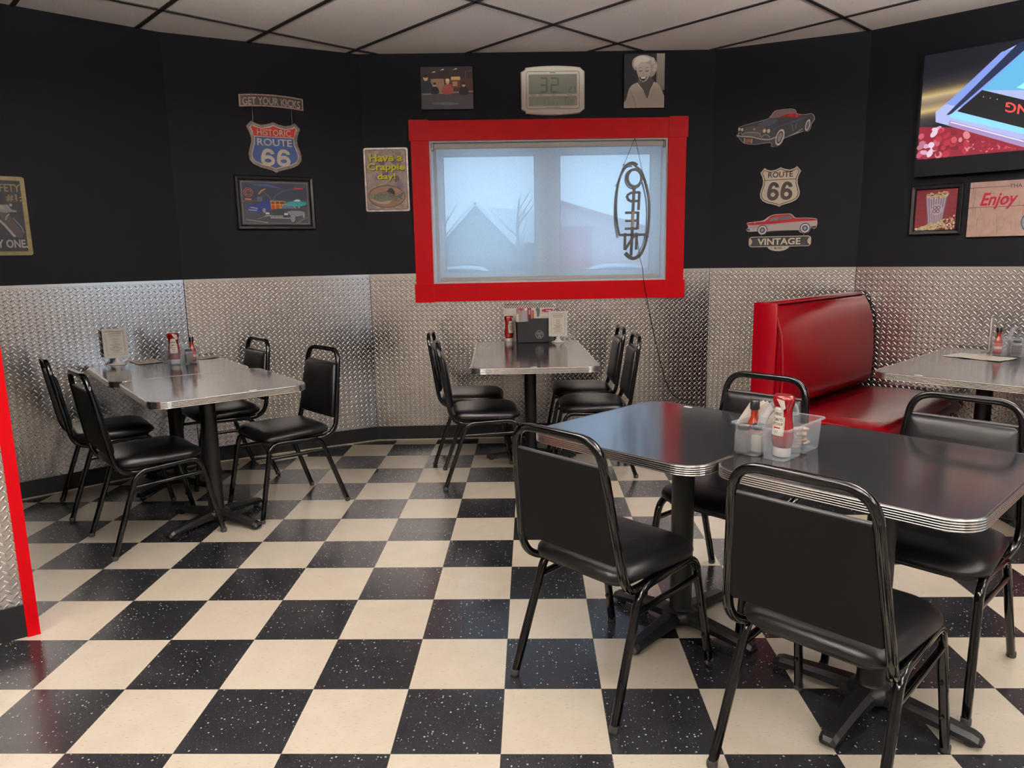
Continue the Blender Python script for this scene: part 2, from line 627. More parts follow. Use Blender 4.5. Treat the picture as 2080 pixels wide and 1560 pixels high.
def inset(pts, d):
    if not d:
        return list(pts)
    n, out = len(pts), []
    area = sum(pts[i][0] * pts[(i + 1) % n][1] - pts[(i + 1) % n][0] * pts[i][1] for i in range(n))
    sg = 1 if area > 0 else -1
    for i in range(n):
        a, b, c = pts[i - 1], pts[i], pts[(i + 1) % n]
        e1 = Vector((b[0] - a[0], b[1] - a[1]))
        e2 = Vector((c[0] - b[0], c[1] - b[1]))
        e1 = e1.normalized() if e1.length > 1e-9 else Vector((0, 0))
        e2 = e2.normalized() if e2.length > 1e-9 else e1
        nn = Vector((-e1.y - e2.y, e1.x + e2.x))
        if nn.length < 1e-6:
            nn = Vector((-e1.y, e1.x))
        nn.normalize()
        k = max(0.45, nn.dot(Vector((-e1.y, e1.x))))
        out.append((b[0] + sg * nn.x * d / k, b[1] + sg * nn.y * d / k))
    return out


def shrink(pts, d):
    """outline drawn in evenly towards its middle (no folded corners)"""
    xs, ys = [p[0] for p in pts], [p[1] for p in pts]
    cx, cy, hx, hy = (min(xs) + max(xs)) / 2, (min(ys) + max(ys)) / 2, (max(xs) - min(xs)) / 2, (max(ys) - min(ys)) / 2
    return [(cx + (x - cx) * (1 - d / hx), cy + (y - cy) * (1 - d / hy)) for x, y in pts]


def rrect(x0, y0, x1, y1, r, n=6):
    out = []
    for cx, cy, a in ((x1 - r, y1 - r, 0), (x0 + r, y1 - r, 90), (x0 + r, y0 + r, 180), (x1 - r, y0 + r, 270)):
        for k in range(n + 1):
            t = math.radians(a + 90 * k / n)
            out.append((cx + r * math.cos(t), cy + r * math.sin(t)))
    return out


def rquad(pts, r, n=6):
    """polygon with rounded corners (counter-clockwise corner list)"""
    out = []
    m = len(pts)
    for i in range(m):
        a, b, c = Vector(pts[i - 1]), Vector(pts[i]), Vector(pts[(i + 1) % m])
        ri = r[i] if isinstance(r, (list, tuple)) else r
        d1, d2 = (a - b).normalized(), (c - b).normalized()
        p0, p2 = b + d1 * ri, b + d2 * ri
        for k in range(n + 1):
            t = k / n
            q = p0 * (1 - t) ** 2 + (b * .62 + (p0 + p2) * .19) * 2 * t * (1 - t) + p2 * t * t
            out.append(tuple(q))
    return out


def rpath(pts, r, n=6):
    """3-D polyline with rounded bends; r is one radius or one per inner point"""
    P = [Vector(p) for p in pts]
    out = [P[0]]
    for i in range(1, len(P) - 1):
        ri = r[i - 1] if isinstance(r, (list, tuple)) else r
        d1, d2 = (P[i - 1] - P[i]), (P[i + 1] - P[i])
        k1 = min(ri, d1.length * .49)
        k2 = min(ri, d2.length * .49)
        p0, p2 = P[i] + d1.normalized() * k1, P[i] + d2.normalized() * k2
        for k in range(n + 1):
            t = k / n
            out.append(p0 * (1 - t) ** 2 + P[i] * 2 * t * (1 - t) + p2 * t * t)
    out.append(P[-1])
    return out


def spline(pts, n=5, closed=True):
    out = []
    m = len(pts)
    for i in range(m if closed else m - 1):
        g = lambda j: Vector(pts[j % m] if closed else pts[max(0, min(m - 1, j))])
        p0, p1, p2, p3 = g(i - 1), g(i), g(i + 1), g(i + 2)
        for k in range(n):
            t = k / n
            q = .5 * ((2 * p1) + (-p0 + p2) * t + (2 * p0 - 5 * p1 + 4 * p2 - p3) * t * t + (-p0 + 3 * p1 - 3 * p2 + p3) * t ** 3)
            out.append(tuple(q))
    if not closed:
        out.append(tuple(pts[-1]))
    return out


# ------------------------------------------------------------------ object helpers
def thing(name, label, cat, loc=(0, 0, 0), rotz=0.0, group=None):
    o = bpy.data.objects.new(name, None)
    o.empty_display_size = 0.05
    COL.objects.link(o)
    o.location = loc
    o.rotation_euler = (0, 0, rotz)
    tag(o, label, cat, group)
    return o


def tag(o, label, cat, group=None):
    o['label'] = label
    o['category'] = cat
    if group:
        o['group'] = group
    return o


def struct(o, label=None, cat=None):
    o['kind'] = 'structure'
    if label:
        o['label'] = label
        o['category'] = cat
    return o


def copy_tree(o, parent=None):
    c = o.copy()
    COL.objects.link(c)
    if parent:
        c.parent = parent
    for ch in [k for k in bpy.data.objects if k.parent == o]:
        copy_tree(ch, c)
    return c


def dup(o, loc, rotz, label, group=None):
    c = copy_tree(o)
    c.location = loc
    c.rotation_euler = (0, 0, rotz)
    c['label'] = label
    if group:
        c['group'] = group
    return c

# ------------------------------------------------------------------ the room
ZC, ZW = 2.7273, 1.232
WALLS = {'L0': (-0.7673, 3.5683), 'L1': (-0.5078, 3.5679), 'B': (-0.046, 3.5355), 'R1': (0.3829, 3.8668), 'R2': (0.7086, 3.9592)}


def wframe(w):
    th, d = WALLS[w]
    return Vector((math.sin(th), math.cos(th), 0)) * d, Vector((math.cos(th), -math.sin(th), 0)), -th


def at(w, s, z=0.0, y=0.0):
    o, t, r = wframe(w)
    n = Vector((t.y * -1, t.x, 0))
    return tuple(o + t * s + n * y + Vector((0, 0, z)))


P = {0: (-4.446, 0.669), 1: (-2.143, 2.8906), 2: (-1.0656, 3.4902), 3: (1.4026, 3.6038), 4: (2.3018, 3.2416), 5: (5.49, 0.51), 6: (5.49, -6.0), 7: (-4.446, -6.0)}
room = [P[i] for i in range(8)]

mb = MB()
mb.add([(x, y, 0) for x, y in room], [tuple(reversed(range(8)))], M_FLOOR)
mb.add([(x, y, -0.12) for x, y in room], [tuple(range(8))], M_CAULK)
struct(mb.build('floor'))
mb = MB()
mb.add([(x, y, ZC) for x, y in room], [tuple(range(8))], M_CEIL)
mb.add([(x, y, ZC + 0.08) for x, y in room], [tuple(reversed(range(8)))], M_CEIL)
struct(mb.build('ceiling'))


def clip_line(p, d):
    """part of the line p + t d inside the convex room plan"""
    t0, t1 = -50.0, 50.0
    n = len(room)
    for i in range(n):
        a, b = Vector(room[i]), Vector(room[(i + 1) % n])
        e = b - a
        nn = Vector((e.y, -e.x))            # room list runs clockwise: inside is on this side
        den, num = nn.dot(d), nn.dot(a - p)
        if abs(den) < 1e-9:
            if num > 0:
                return None
            continue
        t = num / den
        if den > 0:
            t0 = max(t0, t)
        else:
            t1 = min(t1, t)
    return (t0, t1) if t1 > t0 else None


A45, B45 = Vector((.70711, .70711)), Vector((.70711, -.70711))
GA, GB = 0.398, -3.127                      # one crossing of the ceiling grid, in axes along A45 and B45
PA, PB = 0.6215, 1.2275
mb = MB()


def grid_bar(p, d, wd):
    c = clip_line(p, d)
    if not c:
        return
    a, b = p + d * c[0], p + d * c[1]
    nn = Vector((-d.y, d.x)) * wd / 2
    z0, z1 = ZC - 0.006, ZC + 0.004
    q = [a - nn, b - nn, b + nn, a + nn]
    mb.add([(v.x, v.y, z0) for v in q] + [(v.x, v.y, z1) for v in q],
           [(3, 2, 1, 0), (0, 1, 5, 4), (1, 2, 6, 5), (2, 3, 7, 6), (3, 0, 4, 7)], M_GRID)


for k in range(-14, 12):
    grid_bar(A45 * (GA + PA * k), B45, 0.024)
for k in range(-4, 9):
    grid_bar(B45 * (GB + PB * k), A45, 0.020)
struct(mb.build('trim_1'))

SPAN = {'L0': (0.464 - 3.2, 0.464), 'L1': (-0.467, 0.766), 'B': (-0.904, 1.567), 'R1': (-0.045, 0.924), 'R2': (-0.362, 3.84)}
SIDE = {'L0': 'left', 'L1': 'left_angled', 'B': 'back', 'R1': 'right_angled', 'R2': 'right'}
OP = (-0.440, 1.245, 1.156, 2.148)          # window opening on the back wall
TH = 0.22
for w, (s0, s1) in SPAN.items():
    o, t, rz = wframe(w)
    mb = MB()
    if w == 'B':
        s0, s1 = s0 - .03, s1 + .03
        for a, b in (((s0, 0, 0), (OP[0], TH, ZC)), ((OP[1], 0, 0), (s1, TH, ZC)), ((OP[0], 0, 0), (OP[1], TH, OP[2])), ((OP[0], 0, OP[3]), (OP[1], TH, ZC))):
            mb.box(a, b, M_BLACKWALL)
    else:
        mb.box((s0 - .02, 0, 0), (s1 + .02, TH, ZC), M_BLACKWALL)
    struct(mb.build('wall_' + SIDE[w], loc=o, rotz=rz))
    s0, s1 = SPAN[w]
    # diamond plate wainscot with its top strip
    mb = MB()
    e = 0.003
    if w == 'B':
        mb.box((s0 + e, -0.006, 0.09), (OP[0] - .04, -0.0005, ZW - 0.016), M_PLATE)
        mb.box((OP[1] + .04, -0.006, 0.09), (s1 - e, -0.0005, ZW - 0.016), M_PLATE)
        mb.box((OP[0] - .04, -0.006, 0.09), (OP[1] + .04, -0.0005, 1.06), M_PLATE)
        mb.box((s0 + e, -0.009, ZW - 0.018), (OP[0] - .04, -0.0005, ZW), M_ALU)
        mb.box((OP[1] + .04, -0.009, ZW - 0.018), (s1 - e, -0.0005, ZW), M_ALU)
    else:
        mb.box((s0 + e, -0.006, 0.09), (s1 - e, -0.0005, ZW - 0.016), M_PLATE)
        mb.box((s0 + e, -0.009, ZW - 0.018), (s1 - e, -0.0005, ZW), M_ALU)
    ox = {'L0': 0.013, 'L1': 0.021, 'B': 0.0, 'R1': 0.007, 'R2': 0.017}[w]
    struct(mb.build('trim_%d' % (2 + list(SPAN).index(w)), loc=o, rotz=rz, uv=lambda c: (c.x + ox, c.z)))
    mb = MB()
    mb.box((s0, -0.012, 0.006), (s1, -0.0003, 0.105), M_BASE)
    mb.box((s0, -0.016, 0.0), (s1, -0.0003, 0.007), M_CAULK)
    struct(mb.build('baseboard_' + SIDE[w], loc=o, rotz=rz))

# the rest of the dining room behind the camera
mb = MB()
EW = (-3.4, 0.0, 0.85, 2.15)
mb.box((5.49, -6.0, 0), (5.63, EW[0], ZC), M_BACKWALL)
mb.box((5.49, EW[1], 0), (5.63, 0.51, ZC), M_BACKWALL)
mb.box((5.49, EW[0], 0), (5.63, EW[1], EW[2]), M_BACKWALL)
mb.box((5.49, EW[0], EW[3]), (5.63, EW[1], ZC), M_BACKWALL)
struct(mb.build('wall_east'))
w2 = bpy.data.objects.new('unseen_window', None)  # unseen window added for cool daylight, read off bluish sheen on seats
COL.objects.link(w2)
w2.location = (5.49, -1.7, 1.5)
struct(w2, 'wide unseen window added for daylight behind the viewer on the east wall', 'window')
mb = MB()
for a, b in (((-1.7, -.65), (-1.64, .65)), ((1.64, -.65), (1.7, .65)), ((-.03, -.65), (.03, .65)), ((-1.64, -.65), (1.64, -.59)), ((-1.64, .59), (1.64, .65))):
    mb.box((.04, a[0] + .0, a[1]), (.10, b[0], b[1]), M_WHITE)
mb.build('frame', w2)
for a in (-1.64, .03):
    mb = MB()
    mb.box((.066, a, -.59), (.070, a + 1.61, .59), M_PANE)
    mb.build('pane', w2)
mb = MB()
mb.box((-4.446, -6.14, 0), (5.49, -6.0, ZC), M_BACKWALL)
struct(mb.build('wall_front'))
mb = MB()
mb.box((-4.586, -6.0, 0), (-4.446, 0.669, ZC), M_BACKWALL)
struct(mb.build('wall_west'))

# partition with a red corner board at the edge of the view
PX = Vector((-1.7745, 0.6465, 0))
pd = Vector((-.79, -.613, 0))
prz = math.atan2(.613, .79)
mb = MB()
mb.box((-3.2, 0.0, 0), (0, 0.12, ZC), M_BLACKWALL)
struct(mb.build('wall_partition', loc=PX, rotz=prz))
mb = MB()
mb.box((-3.2, -0.006, 0.09), (0, -0.0005, ZW - .016), M_PLATE)
mb.box((-3.2, -0.009, ZW - .018), (0, -0.0005, ZW), M_ALU)
struct(mb.build('trim_7', loc=PX, rotz=prz, uv=lambda c: (c.x, c.z)))
mb = MB()
mb.box((-3.2, -0.012, 0.0), (0, -0.0003, 0.125), M_BASE)
struct(mb.build('baseboard_partition', loc=PX, rotz=prz))
mb = MB()
mb.box((0.0, -0.02, 0), (0.040, 0.135, ZC), M_RED)
struct(mb.build('trim_8', loc=PX, rotz=prz))

# ------------------------------------------------------------------ the window
oB, tB, rB = wframe('B')
win = bpy.data.objects.new('window_1', None)
COL.objects.link(win)
win.location, win.rotation_euler = oB, (0, 0, rB)
struct(win, 'wide two-pane window in a red painted casing on the back wall', 'window')
# red casing: four boards and four corner blocks
x0, x1, z0, z1 = -0.576, 1.381, 1.023, 2.288
for nm, a, b in (('casing', (-0.566, -0.020, OP[2] - .002), (OP[0], -0.0005, OP[3] + .002)), ('casing', (OP[1], -0.020, OP[2] - .002), (1.371, -0.0005, OP[3] + .002)),
                 ('casing', (OP[0], -0.022, OP[3]), (OP[1], -0.0005, z1 - .006)), ('casing', (OP[0], -0.022, z0 + .004), (OP[1], -0.0005, OP[2]))):
    m_ = MB()
    m_.box(a, b, M_RED)
    m_.build(nm, win)
for a, b in (((x0, OP[3]), (OP[0], z1)), ((OP[1], OP[3]), (x1, z1)), ((x0, z0), (OP[0], OP[2])), ((OP[1], z0), (x1, OP[2]))):
    m_ = MB()
    m_.box((a[0], -0.026, a[1]), (b[0], -0.0005, b[1]), M_RED)
    m_.build('corner_block', win)
m_ = MB()                                   # white jamb lining
m_.box((OP[0], 0.0, OP[2]), (OP[0] + .012, TH, OP[3]), M_WHITE)
m_.box((OP[1] - .012, 0.0, OP[2]), (OP[1], TH, OP[3]), M_WHITE)
m_.box((OP[0] + .012, 0.0, OP[3] - .010), (OP[1] - .012, TH, OP[3]), M_WHITE)
m_.box((OP[0] + .012, 0.0, OP[2]), (OP[1] - .012, TH, OP[2] + .010), M_WHITE)
m_.build('jamb', win)
m_ = MB()                                   # vinyl frame round both panes
fy0, fy1 = 0.188, 0.215
XL, XR, ZB, ZT = OP[0] + .012, OP[1] - .012, OP[2] + .010, OP[3] - .010
gl = ((-0.362, 0.312), (0.492, 1.168))
gz = (1.230, 2.070)
m_.box((XL, fy0, ZB), (gl[0][0], fy1, ZT), M_WHITE)
m_.box((gl[0][1], fy0, ZB), (gl[1][0], fy1, ZT), M_WHITE)
m_.box((gl[1][1], fy0, ZB), (XR, fy1, ZT), M_WHITE)
for g in gl:
    m_.box((g[0], fy0, ZB), (g[1], fy1, gz[0]), M_WHITE)
    m_.box((g[0], fy0, gz[1]), (g[1], fy1, ZT), M_WHITE)
m_.build('frame', win)
for g in gl:
    m_ = MB()
    k = .007
    m_.box((g[0], fy0 - .002, gz[0]), (g[0] + k, fy0 + .025, gz[1]), M_INK)
    m_.box((g[1] - k, fy0 - .002, gz[0]), (g[1], fy0 + .025, gz[1]), M_INK)
    m_.box((g[0] + k, fy0 - .002, gz[0]), (g[1] - k, fy0 + .025, gz[0] + k), M_INK)
    m_.box((g[0] + k, fy0 - .002, gz[1] - k), (g[1] - k, fy0 + .025, gz[1]), M_INK)
    so = m_.build('gasket', win)
    m_ = MB()
    m_.box((g[0] + k, fy0 + .012, gz[0] + k), (g[1] - k, fy0 + .016, gz[1] - k), M_PANE)
    m_.build('pane', win)

sh = thing('roller_shade', 'sheer white roller shade pulled down over the window', 'shade', oB, rB)
m_ = MB()
m_.rbox((-0.412, 0.022, 2.096), (1.222, 0.062, 2.134), mat('grey_shade_cassette', 'b9b7b2', 0.5, noise=0.03), .006)
m_.build('cassette', sh)
m_ = MB()
m_.box((-0.392, 0.032, 1.190), (1.205, 0.0332, 2.100), M_SHADE)
m_.build('fabric', sh)
m_ = MB()
m_.rbox((-0.392, 0.026, 1.170), (1.205, 0.039, 1.196), mat('grey_shade_cassette', 'b9b7b2', 0.5), .004)
m_.build('bottom_bar', sh)
for a in (-0.426, 1.222):
    m_ = MB()
    m_.box((a, 0.018, 2.088), (a + .012, 0.066, 2.138), M_CAPB)
    m_.build('bracket', sh)
m_ = MB()
for xx in (1.2165, 1.2235):
    m_.tube([(xx, .030, 2.10), (xx, .030, 1.9), (xx, .030, 1.6), (xx, .030, 1.20)], .0016, M_WHITE, 6)
m_.tube([(1.2165 + .0035 - .0035 * math.cos(a), .030, 1.20 - .006 * math.sin(a)) for a in [PI * k / 6 for k in range(7)]], .0016, M_WHITE, 6)
m_.build('bead_chain', sh)

# ------------------------------------------------------------------ outside: snow, a gabled house, a red building, snowed-in cars
M_SNOW = mat('snow', 'eef2f6', 0.8, noise=0.04, nscale=1.5, bump=0.3, bscale=3)
mb = MB()
mb.box((-60, 4.4, -0.6), (60, 90, -0.45), M_SNOW)
struct(mb.build('ground'))


def house(name, label, x, y, wd, dp, eave, peak, wallm, ridge_along_x, zb=-0.45):
    t = thing(name, label, 'building', (x, y, zb))
    m_ = MB()
    if not ridge_along_x:       # gable faces the viewer
        m_.slab([(-wd / 2, 0), (wd / 2, 0), (wd / 2, eave), (0, peak), (-wd / 2, eave)], 0, dp, wallm)
    else:
        m_.box((-wd / 2, 0, 0), (wd / 2, dp, eave), wallm)
    m_.build('wall', t)
    m_ = MB()
    if not ridge_along_x:
        for sgn in (-1, 1):
            m_.bar([(sgn * (wd / 2 + .3), eave - .22), (0, peak + .08)], .22, -.35, dp + .3, M_SNOW)
    else:
        m_.slab([(-.4, eave - .1), (dp / 2, peak), (dp + .4, eave - .1)], -wd / 2 - .3, wd / 2 + .3, M_SNOW)
        m_.v = [(-v[1], v[0], v[2]) for v in m_.v]
    m_.build('roof', t)
    return t


hs = house('house', 'pale gabled house under snow beyond the window', -3.3, 45, 4.3, 9, 2.75, 5.0, mat('olive_siding', '8d9088', 0.8, noise=0.08), False)
hw = MB()
hw.box((2.0, 2.5, 0), (7.5, 8.5, 2.6), mat('olive_siding', '8d9088', 0.8))
hw.build('wing', hs)
hw = MB()
hw.slab([(2.1, 2.6), (8.0, 2.6), (7.2, 4.5), (0.6, 4.9)], 2.0, 9.0, M_SNOW)
hw.build('roof', hs)
hw = MB()
hw.box((-2.3, -.05, 2.45), (2.3, -.01, 2.6), mat('grey_trim_board', '77797b', 0.7, noise=.05))
hw.build('trim_board', hs)
rb = thing('shed', 'long red building seen faintly through the shade', 'building', (6.6, 37, -.45))
m_ = MB()
m_.slab([(-6, 0), (.5, 0), (.5, 2.66), (-2.2, 3.48), (-5, 4.35), (-6, 4.6)], 0, 7, mat('pale_red_siding', 'cfa3a1', 0.8, noise=0.06))
m_.build('wall', rb)
m_ = MB()
m_.box((-4.95, -.06, .3), (-3.3, -.001, 3.2), mat('faded_red_siding', 'bb4a46', 0.8, noise=0.06))
m_.build('red_panel', rb)
m_ = MB()
m_.slab([(-6, 4.62), (-5, 4.37), (-2.2, 3.5), (.8, 2.6), (.8, 2.78), (-2.2, 3.68), (-5, 4.55), (-6, 4.8)], -.5, 7.4, mat('faded_red_roof', 'b0605c', 0.8, noise=0.06))
m_.build('roof', rb)
for i, (cx, cy, c) in enumerate(((-1.9, 21, '4c5a66'), (2.75, 20, '5a6f9a'))):
    t = thing('parked_car', ['snow-covered dark car parked outside, below the gabled house', 'snow-covered blue car parked outside, behind the hanging sign'][i], 'car', (cx, cy, -.45))
    m_ = MB()
    pr = spline([(-2.1, .35), (-2.15, .75), (-1.5, .92), (-.9, 1.35), (.5, 1.38), (1.2, .95), (2.05, .82), (2.15, .4)], 4, False)
    m_.slab(pr, -.8, .8, mat('car_paint_' + c, c, 0.4, noise=.05))
    m_.build('body', t)
    m_ = MB()
    m_.slab(spline([(-.95, 1.28), (-.75, 1.42), (-.2, 1.5), (.4, 1.46), (.65, 1.33), (.3, 1.39), (-.4, 1.42)], 3), -.75, .75, M_SNOW)
    m_.slab(spline([(1.15, .98), (1.5, 1.0), (2.0, .9), (2.05, .82), (1.6, .9)], 3), -.75, .75, M_SNOW)
    m_.build('snow_cover', t)
    for wx in (-1.3, 1.3):
        m_ = MB()
        m_.slab([(wx + .33 * math.cos(a), .33 + .33 * math.sin(a)) for a in [2 * PI * k / 18 for k in range(18)]], -.84, -.6, M_RUBBER)
        m_.build('wheel', t)
for i, (tx, ty) in enumerate(((-4.9, 41), (-.55, 36))):
    t = thing('bare_tree', ['bare tree standing before the outer eave of the gabled house', 'bare tree between the gabled house and the red building'][i], 'tree', (tx, ty, -.45))
    m_ = MB()
    bark = mat('bare_bark', '6f6a66', 0.9, noise=.2)
    m_.tube([(0, 0, 0), (.1, 0, 1.5), (0, 0, 3.2), (.1, 0, 4.6)], .1, bark, 6, radii=[.14, .11, .07, .02])
    rnd = random.Random(i)
    for k in range(14):
        h = 1.2 + 3.0 * k / 14
        a = rnd.uniform(0, 2 * PI)
        L = rnd.uniform(.6, 1.3)
        m_.tube([(0.05, 0, h), (L * .5 * math.cos(a), L * .5 * math.sin(a), h + .5), (L * math.cos(a), L * math.sin(a), h + 1.1)], .03, bark, 5, radii=[.04, .025, .008])
    m_.build('trunk', t)

# ------------------------------------------------------------------ unseen lamps added for brightness (behind and above the camera)
def make_added_lamp():
    """unseen linear lamp added to brighten room and ceiling, shining down and up"""
    t = thing('added_lamp', 'added linear lamp', 'added lamp', (0, 0, ZC), -PI / 4)
    a, b, z0, z1 = .60, .14, -.40, -.335
    m_ = MB()
    for q0, q1 in (((-a, -b), (a, -b + .012)), ((-a, b - .012), (a, b)), ((-a, -b + .012), (-a + .012, b - .012)), ((a - .012, -b + .012), (a, b - .012))):
        m_.box((q0[0], q0[1], z0), (q1[0], q1[1], z1), M_WHITE)
    m_.box((-a + .012, -b + .012, -.372), (a - .012, b - .012, -.366), M_WHITE)
    m_.build('housing', t)
    m_ = MB()
    m_.box((-a + .012, -b + .012, z0 + .004), (a - .012, b - .012, z0 + .008), emat('added_lamp_down', 'fffcf8', ADDED_LAMP))
    m_.build('diffuser', t)
    m_ = MB()
    m_.box((-a + .012, -b + .012, z1 - .008), (a - .012, b - .012, z1 - .004), emat('added_lamp_up', 'fffbf7', ADDED_LAMP_UP))  # upward glow added to brighten the ceiling
    m_.build('diffuser', t)
    for x in (-.45, .45):
        m_ = MB()
        m_.tube([(x, 0, -.366), (x, 0, -.001)], .003, M_TUBE, 6)
        m_.build('hanger', t)
    return t


added_lamp0 = make_added_lamp()
for i, (lx, ly, lb) in enumerate(((-.75, .40, 'above the open floor'), (2.3, .75, 'above the booth aisle'), (-1.7, -1.7, 'on the partition side'), (.6, -1.9, 'above the viewer'),
                                  (3.3, -1.5, 'near the east window'), (-1.6, -3.2, 'over the back of the room'), (2.0, -4.0, 'near the front wall'))):
    l = 'added unseen linear lamp ' + lb
    if i == 0:
        added_lamp0.location = (lx, ly, ZC)
        added_lamp0['label'], added_lamp0['group'] = l, 'added unseen lamps'
    else:
        dup(added_lamp0, (lx, ly, ZC), -PI / 4, l)

# ------------------------------------------------------------------ chairs
def chair_leg(sx, rear):
    m_ = MB()
    x0, x1 = .205 * sx, .190 * sx
    if rear:
        p = rpath([(x0, -.250, .012), (x1, -.115, .388), (x1, .02, .395)], .05, 7)
    else:
        p = rpath([(x0, .250, .012), (x1, .172, .402), (x1, .02, .395)], .055, 7)
    m_.tube(p, .0122, M_TUBE, 12, 1.6)
    return m_


def make_chair():
    t = thing('stacking_chair', 'black vinyl stacking chair', 'chair')
    # seat cushion
    ol = rquad([(-.185, -.200), (.185, -.200), (.212, .205), (-.212, .205)], [.06, .06, .085, .085], 7)
    m_ = MB()
    rings = []
    for d, z in ((.02, .404), (.004, .412), (0, .424), (.002, .436), (.010, .447), (.026, .456), (.05, .462), (.085, .4665), (.13, .469)):
        rings.append([(x, y, z - .010 * max(0, (y - .12) / .09) ** 2 * (z > .43)) for x, y in shrink(ol, d)])
    m_.loft(rings, M_VINYL)
    m_.build('seat', t)
    m_ = MB()
    m_.prism(inset(ol, .03), [(0, .393), (0, .405)], M_RUBBER, None, False)
    m_.build('seat_pan', t)
    # back frame: one bent tube
    hx, tx = .203, .163
    pth = [(-.178, .02, .392), (-.186, -.150, .385), (-hx, -.207, .430), (-tx, -.272, .852), (tx, -.272, .852), (hx, -.207, .430), (.186, -.150, .385), (.178, .02, .392)]
    m_ = MB()
    m_.tube(rpath(pth, [.05, .06, .075, .075, .06, .05], 8), .0122, M_TUBE, 12, 1.6)
    m_.build('back_frame', t)
    # backrest panel between the uprights
    def on_back(x, h, n):           # h along the uprights from z .43, n towards the sitter
        z = .430 + h * .988
        y = -.207 - .065 * (h * .988) / .422
        return (x, y + n + .05 * (.19 ** 2 - x * x) * -1.0, z)
    h0, h1 = .055, .352
    w0, w1 = hx - .04 * h0 / .427 - .009, hx - .04 * h1 / .427 - .009
    ob = rquad([(-w0, h0), (w0, h0), (w1, h1), (-w1, h1)], .012, 3)
    m_ = MB()
    m_.prism(ob, [(.002, -.008), (0, -.006), (0, .006)], M_VINYLB, on_back, False)
    m_.loft([[on_back(x, h, n) for x, h in shrink(ob, d)] for d, n in ((0, .006), (.001, .014), (.005, .020), (.014, .025), (.030, .028), (.06, .030))], M_VINYL, None, True, False)
    bk = m_.build('backrest', t)
    m_ = MB()
    m_.tube([on_back(x, h1, 0.0) for x in (-w1 + .004, -w1 / 2, 0, w1 / 2, w1 - .004)], .0062, M_PIPE, 8)
    m_.build('piping', bk)['label'] = 'charcoal piping along the top edge'
    for sx in (-1, 1):
        for rear in (False, True):
            lg = chair_leg(sx, rear).build('leg', t)
            f = MB()
            fx, fy = .2055 * sx, (-.251 if rear else .251)
            f.lathe([(.0125, 0), (.0145, .003), (.0145, .018), (.0130, .021)], M_RUBBER, 12, (fx, fy, 0))
            f.build('foot_cap', lg)
            if not rear:
                for zz in (.115, .225):
                    b = MB()
                    yy = .250 - .078 * zz / .40
                    xx = (.205 - .015 * zz / .4) * sx
                    b.tube([(xx, yy - .011, zz), (xx, yy - .0165, zz)], .0055, M_TUBE, 8)
                    b.build('bumper', lg)
        m_ = MB()
        m_.tube([(.1935 * sx, -.148, .318), (.1940 * sx, .186, .330)], .0095, M_TUBE, 10, 1.5)
        m_.build('stretcher', t)
    return t


chair0 = make_chair()
R2 = .70711


def uvxy(u, v):
    return ((u + v) * R2, (v - u) * R2, 0)


CH = [
    # front pair of tables
    (uvxy(-.045, .545), -45, 'black vinyl chair seen from behind, at the open-floor end of the dark tables', 'chairs at the dark front tables'),
    (uvxy(.640, .615), -45, 'black vinyl chair with its back to the viewer, right in front of the clear caddy', 'chairs at the dark front tables'),
    (uvxy(-.055, 1.255), 135, 'black vinyl chair across the dark table, its back before the red booth', 'chairs at the dark front tables'),
    (uvxy(.645, 1.285), 135, 'black vinyl chair across the dark table, below the booth table', 'chairs at the dark front tables'),
    # pushed-together tables by the angled wall
    ((-1.79, 1.635, 0), -46, 'black vinyl chair nearest the red post, seen from behind its slanted back', 'chairs at the pushed-together tables'),
    ((-2.285, 2.145, 0), -51, 'black vinyl chair by the plate wall, beyond the one nearest the red post', 'chairs at the pushed-together tables'),
    ((-1.275, 2.09, 0), 135, 'black vinyl chair facing the red post, in the open beside the pushed-together tables', 'chairs at the pushed-together tables'),
    ((-1.855, 2.63, 0), 132, 'black vinyl chair by the wall behind the white card stand table corner', 'chairs at the pushed-together tables'),
    # table under the window
    ((-.190, 2.525, 0), -83, 'black vinyl chair under the window, nearer one on the fish sign side', 'chairs at the window table'),
    ((-.300, 3.02, 0), -88, 'black vinyl chair under the window, farther one on the fish sign side', 'chairs at the window table'),
    ((.475, 2.70, 0), 90, 'black vinyl chair under the window, nearer one on the hanging cord side', 'chairs at the window table'),
    ((.445, 3.20, 0), 91, 'black vinyl chair under the window, farther one on the hanging cord side', 'chairs at the window table'),
]
for i, (p, a, lb, gr) in enumerate(CH):
    if i == 0:
        c = chair0
        c.location, c.rotation_euler = p, (0, 0, math.radians(a))
        c['label'], c['group'] = lb, gr
    else:
        c = dup(chair0, p, math.radians(a), lb, gr)

# ------------------------------------------------------------------ tables
TZ = 0.735


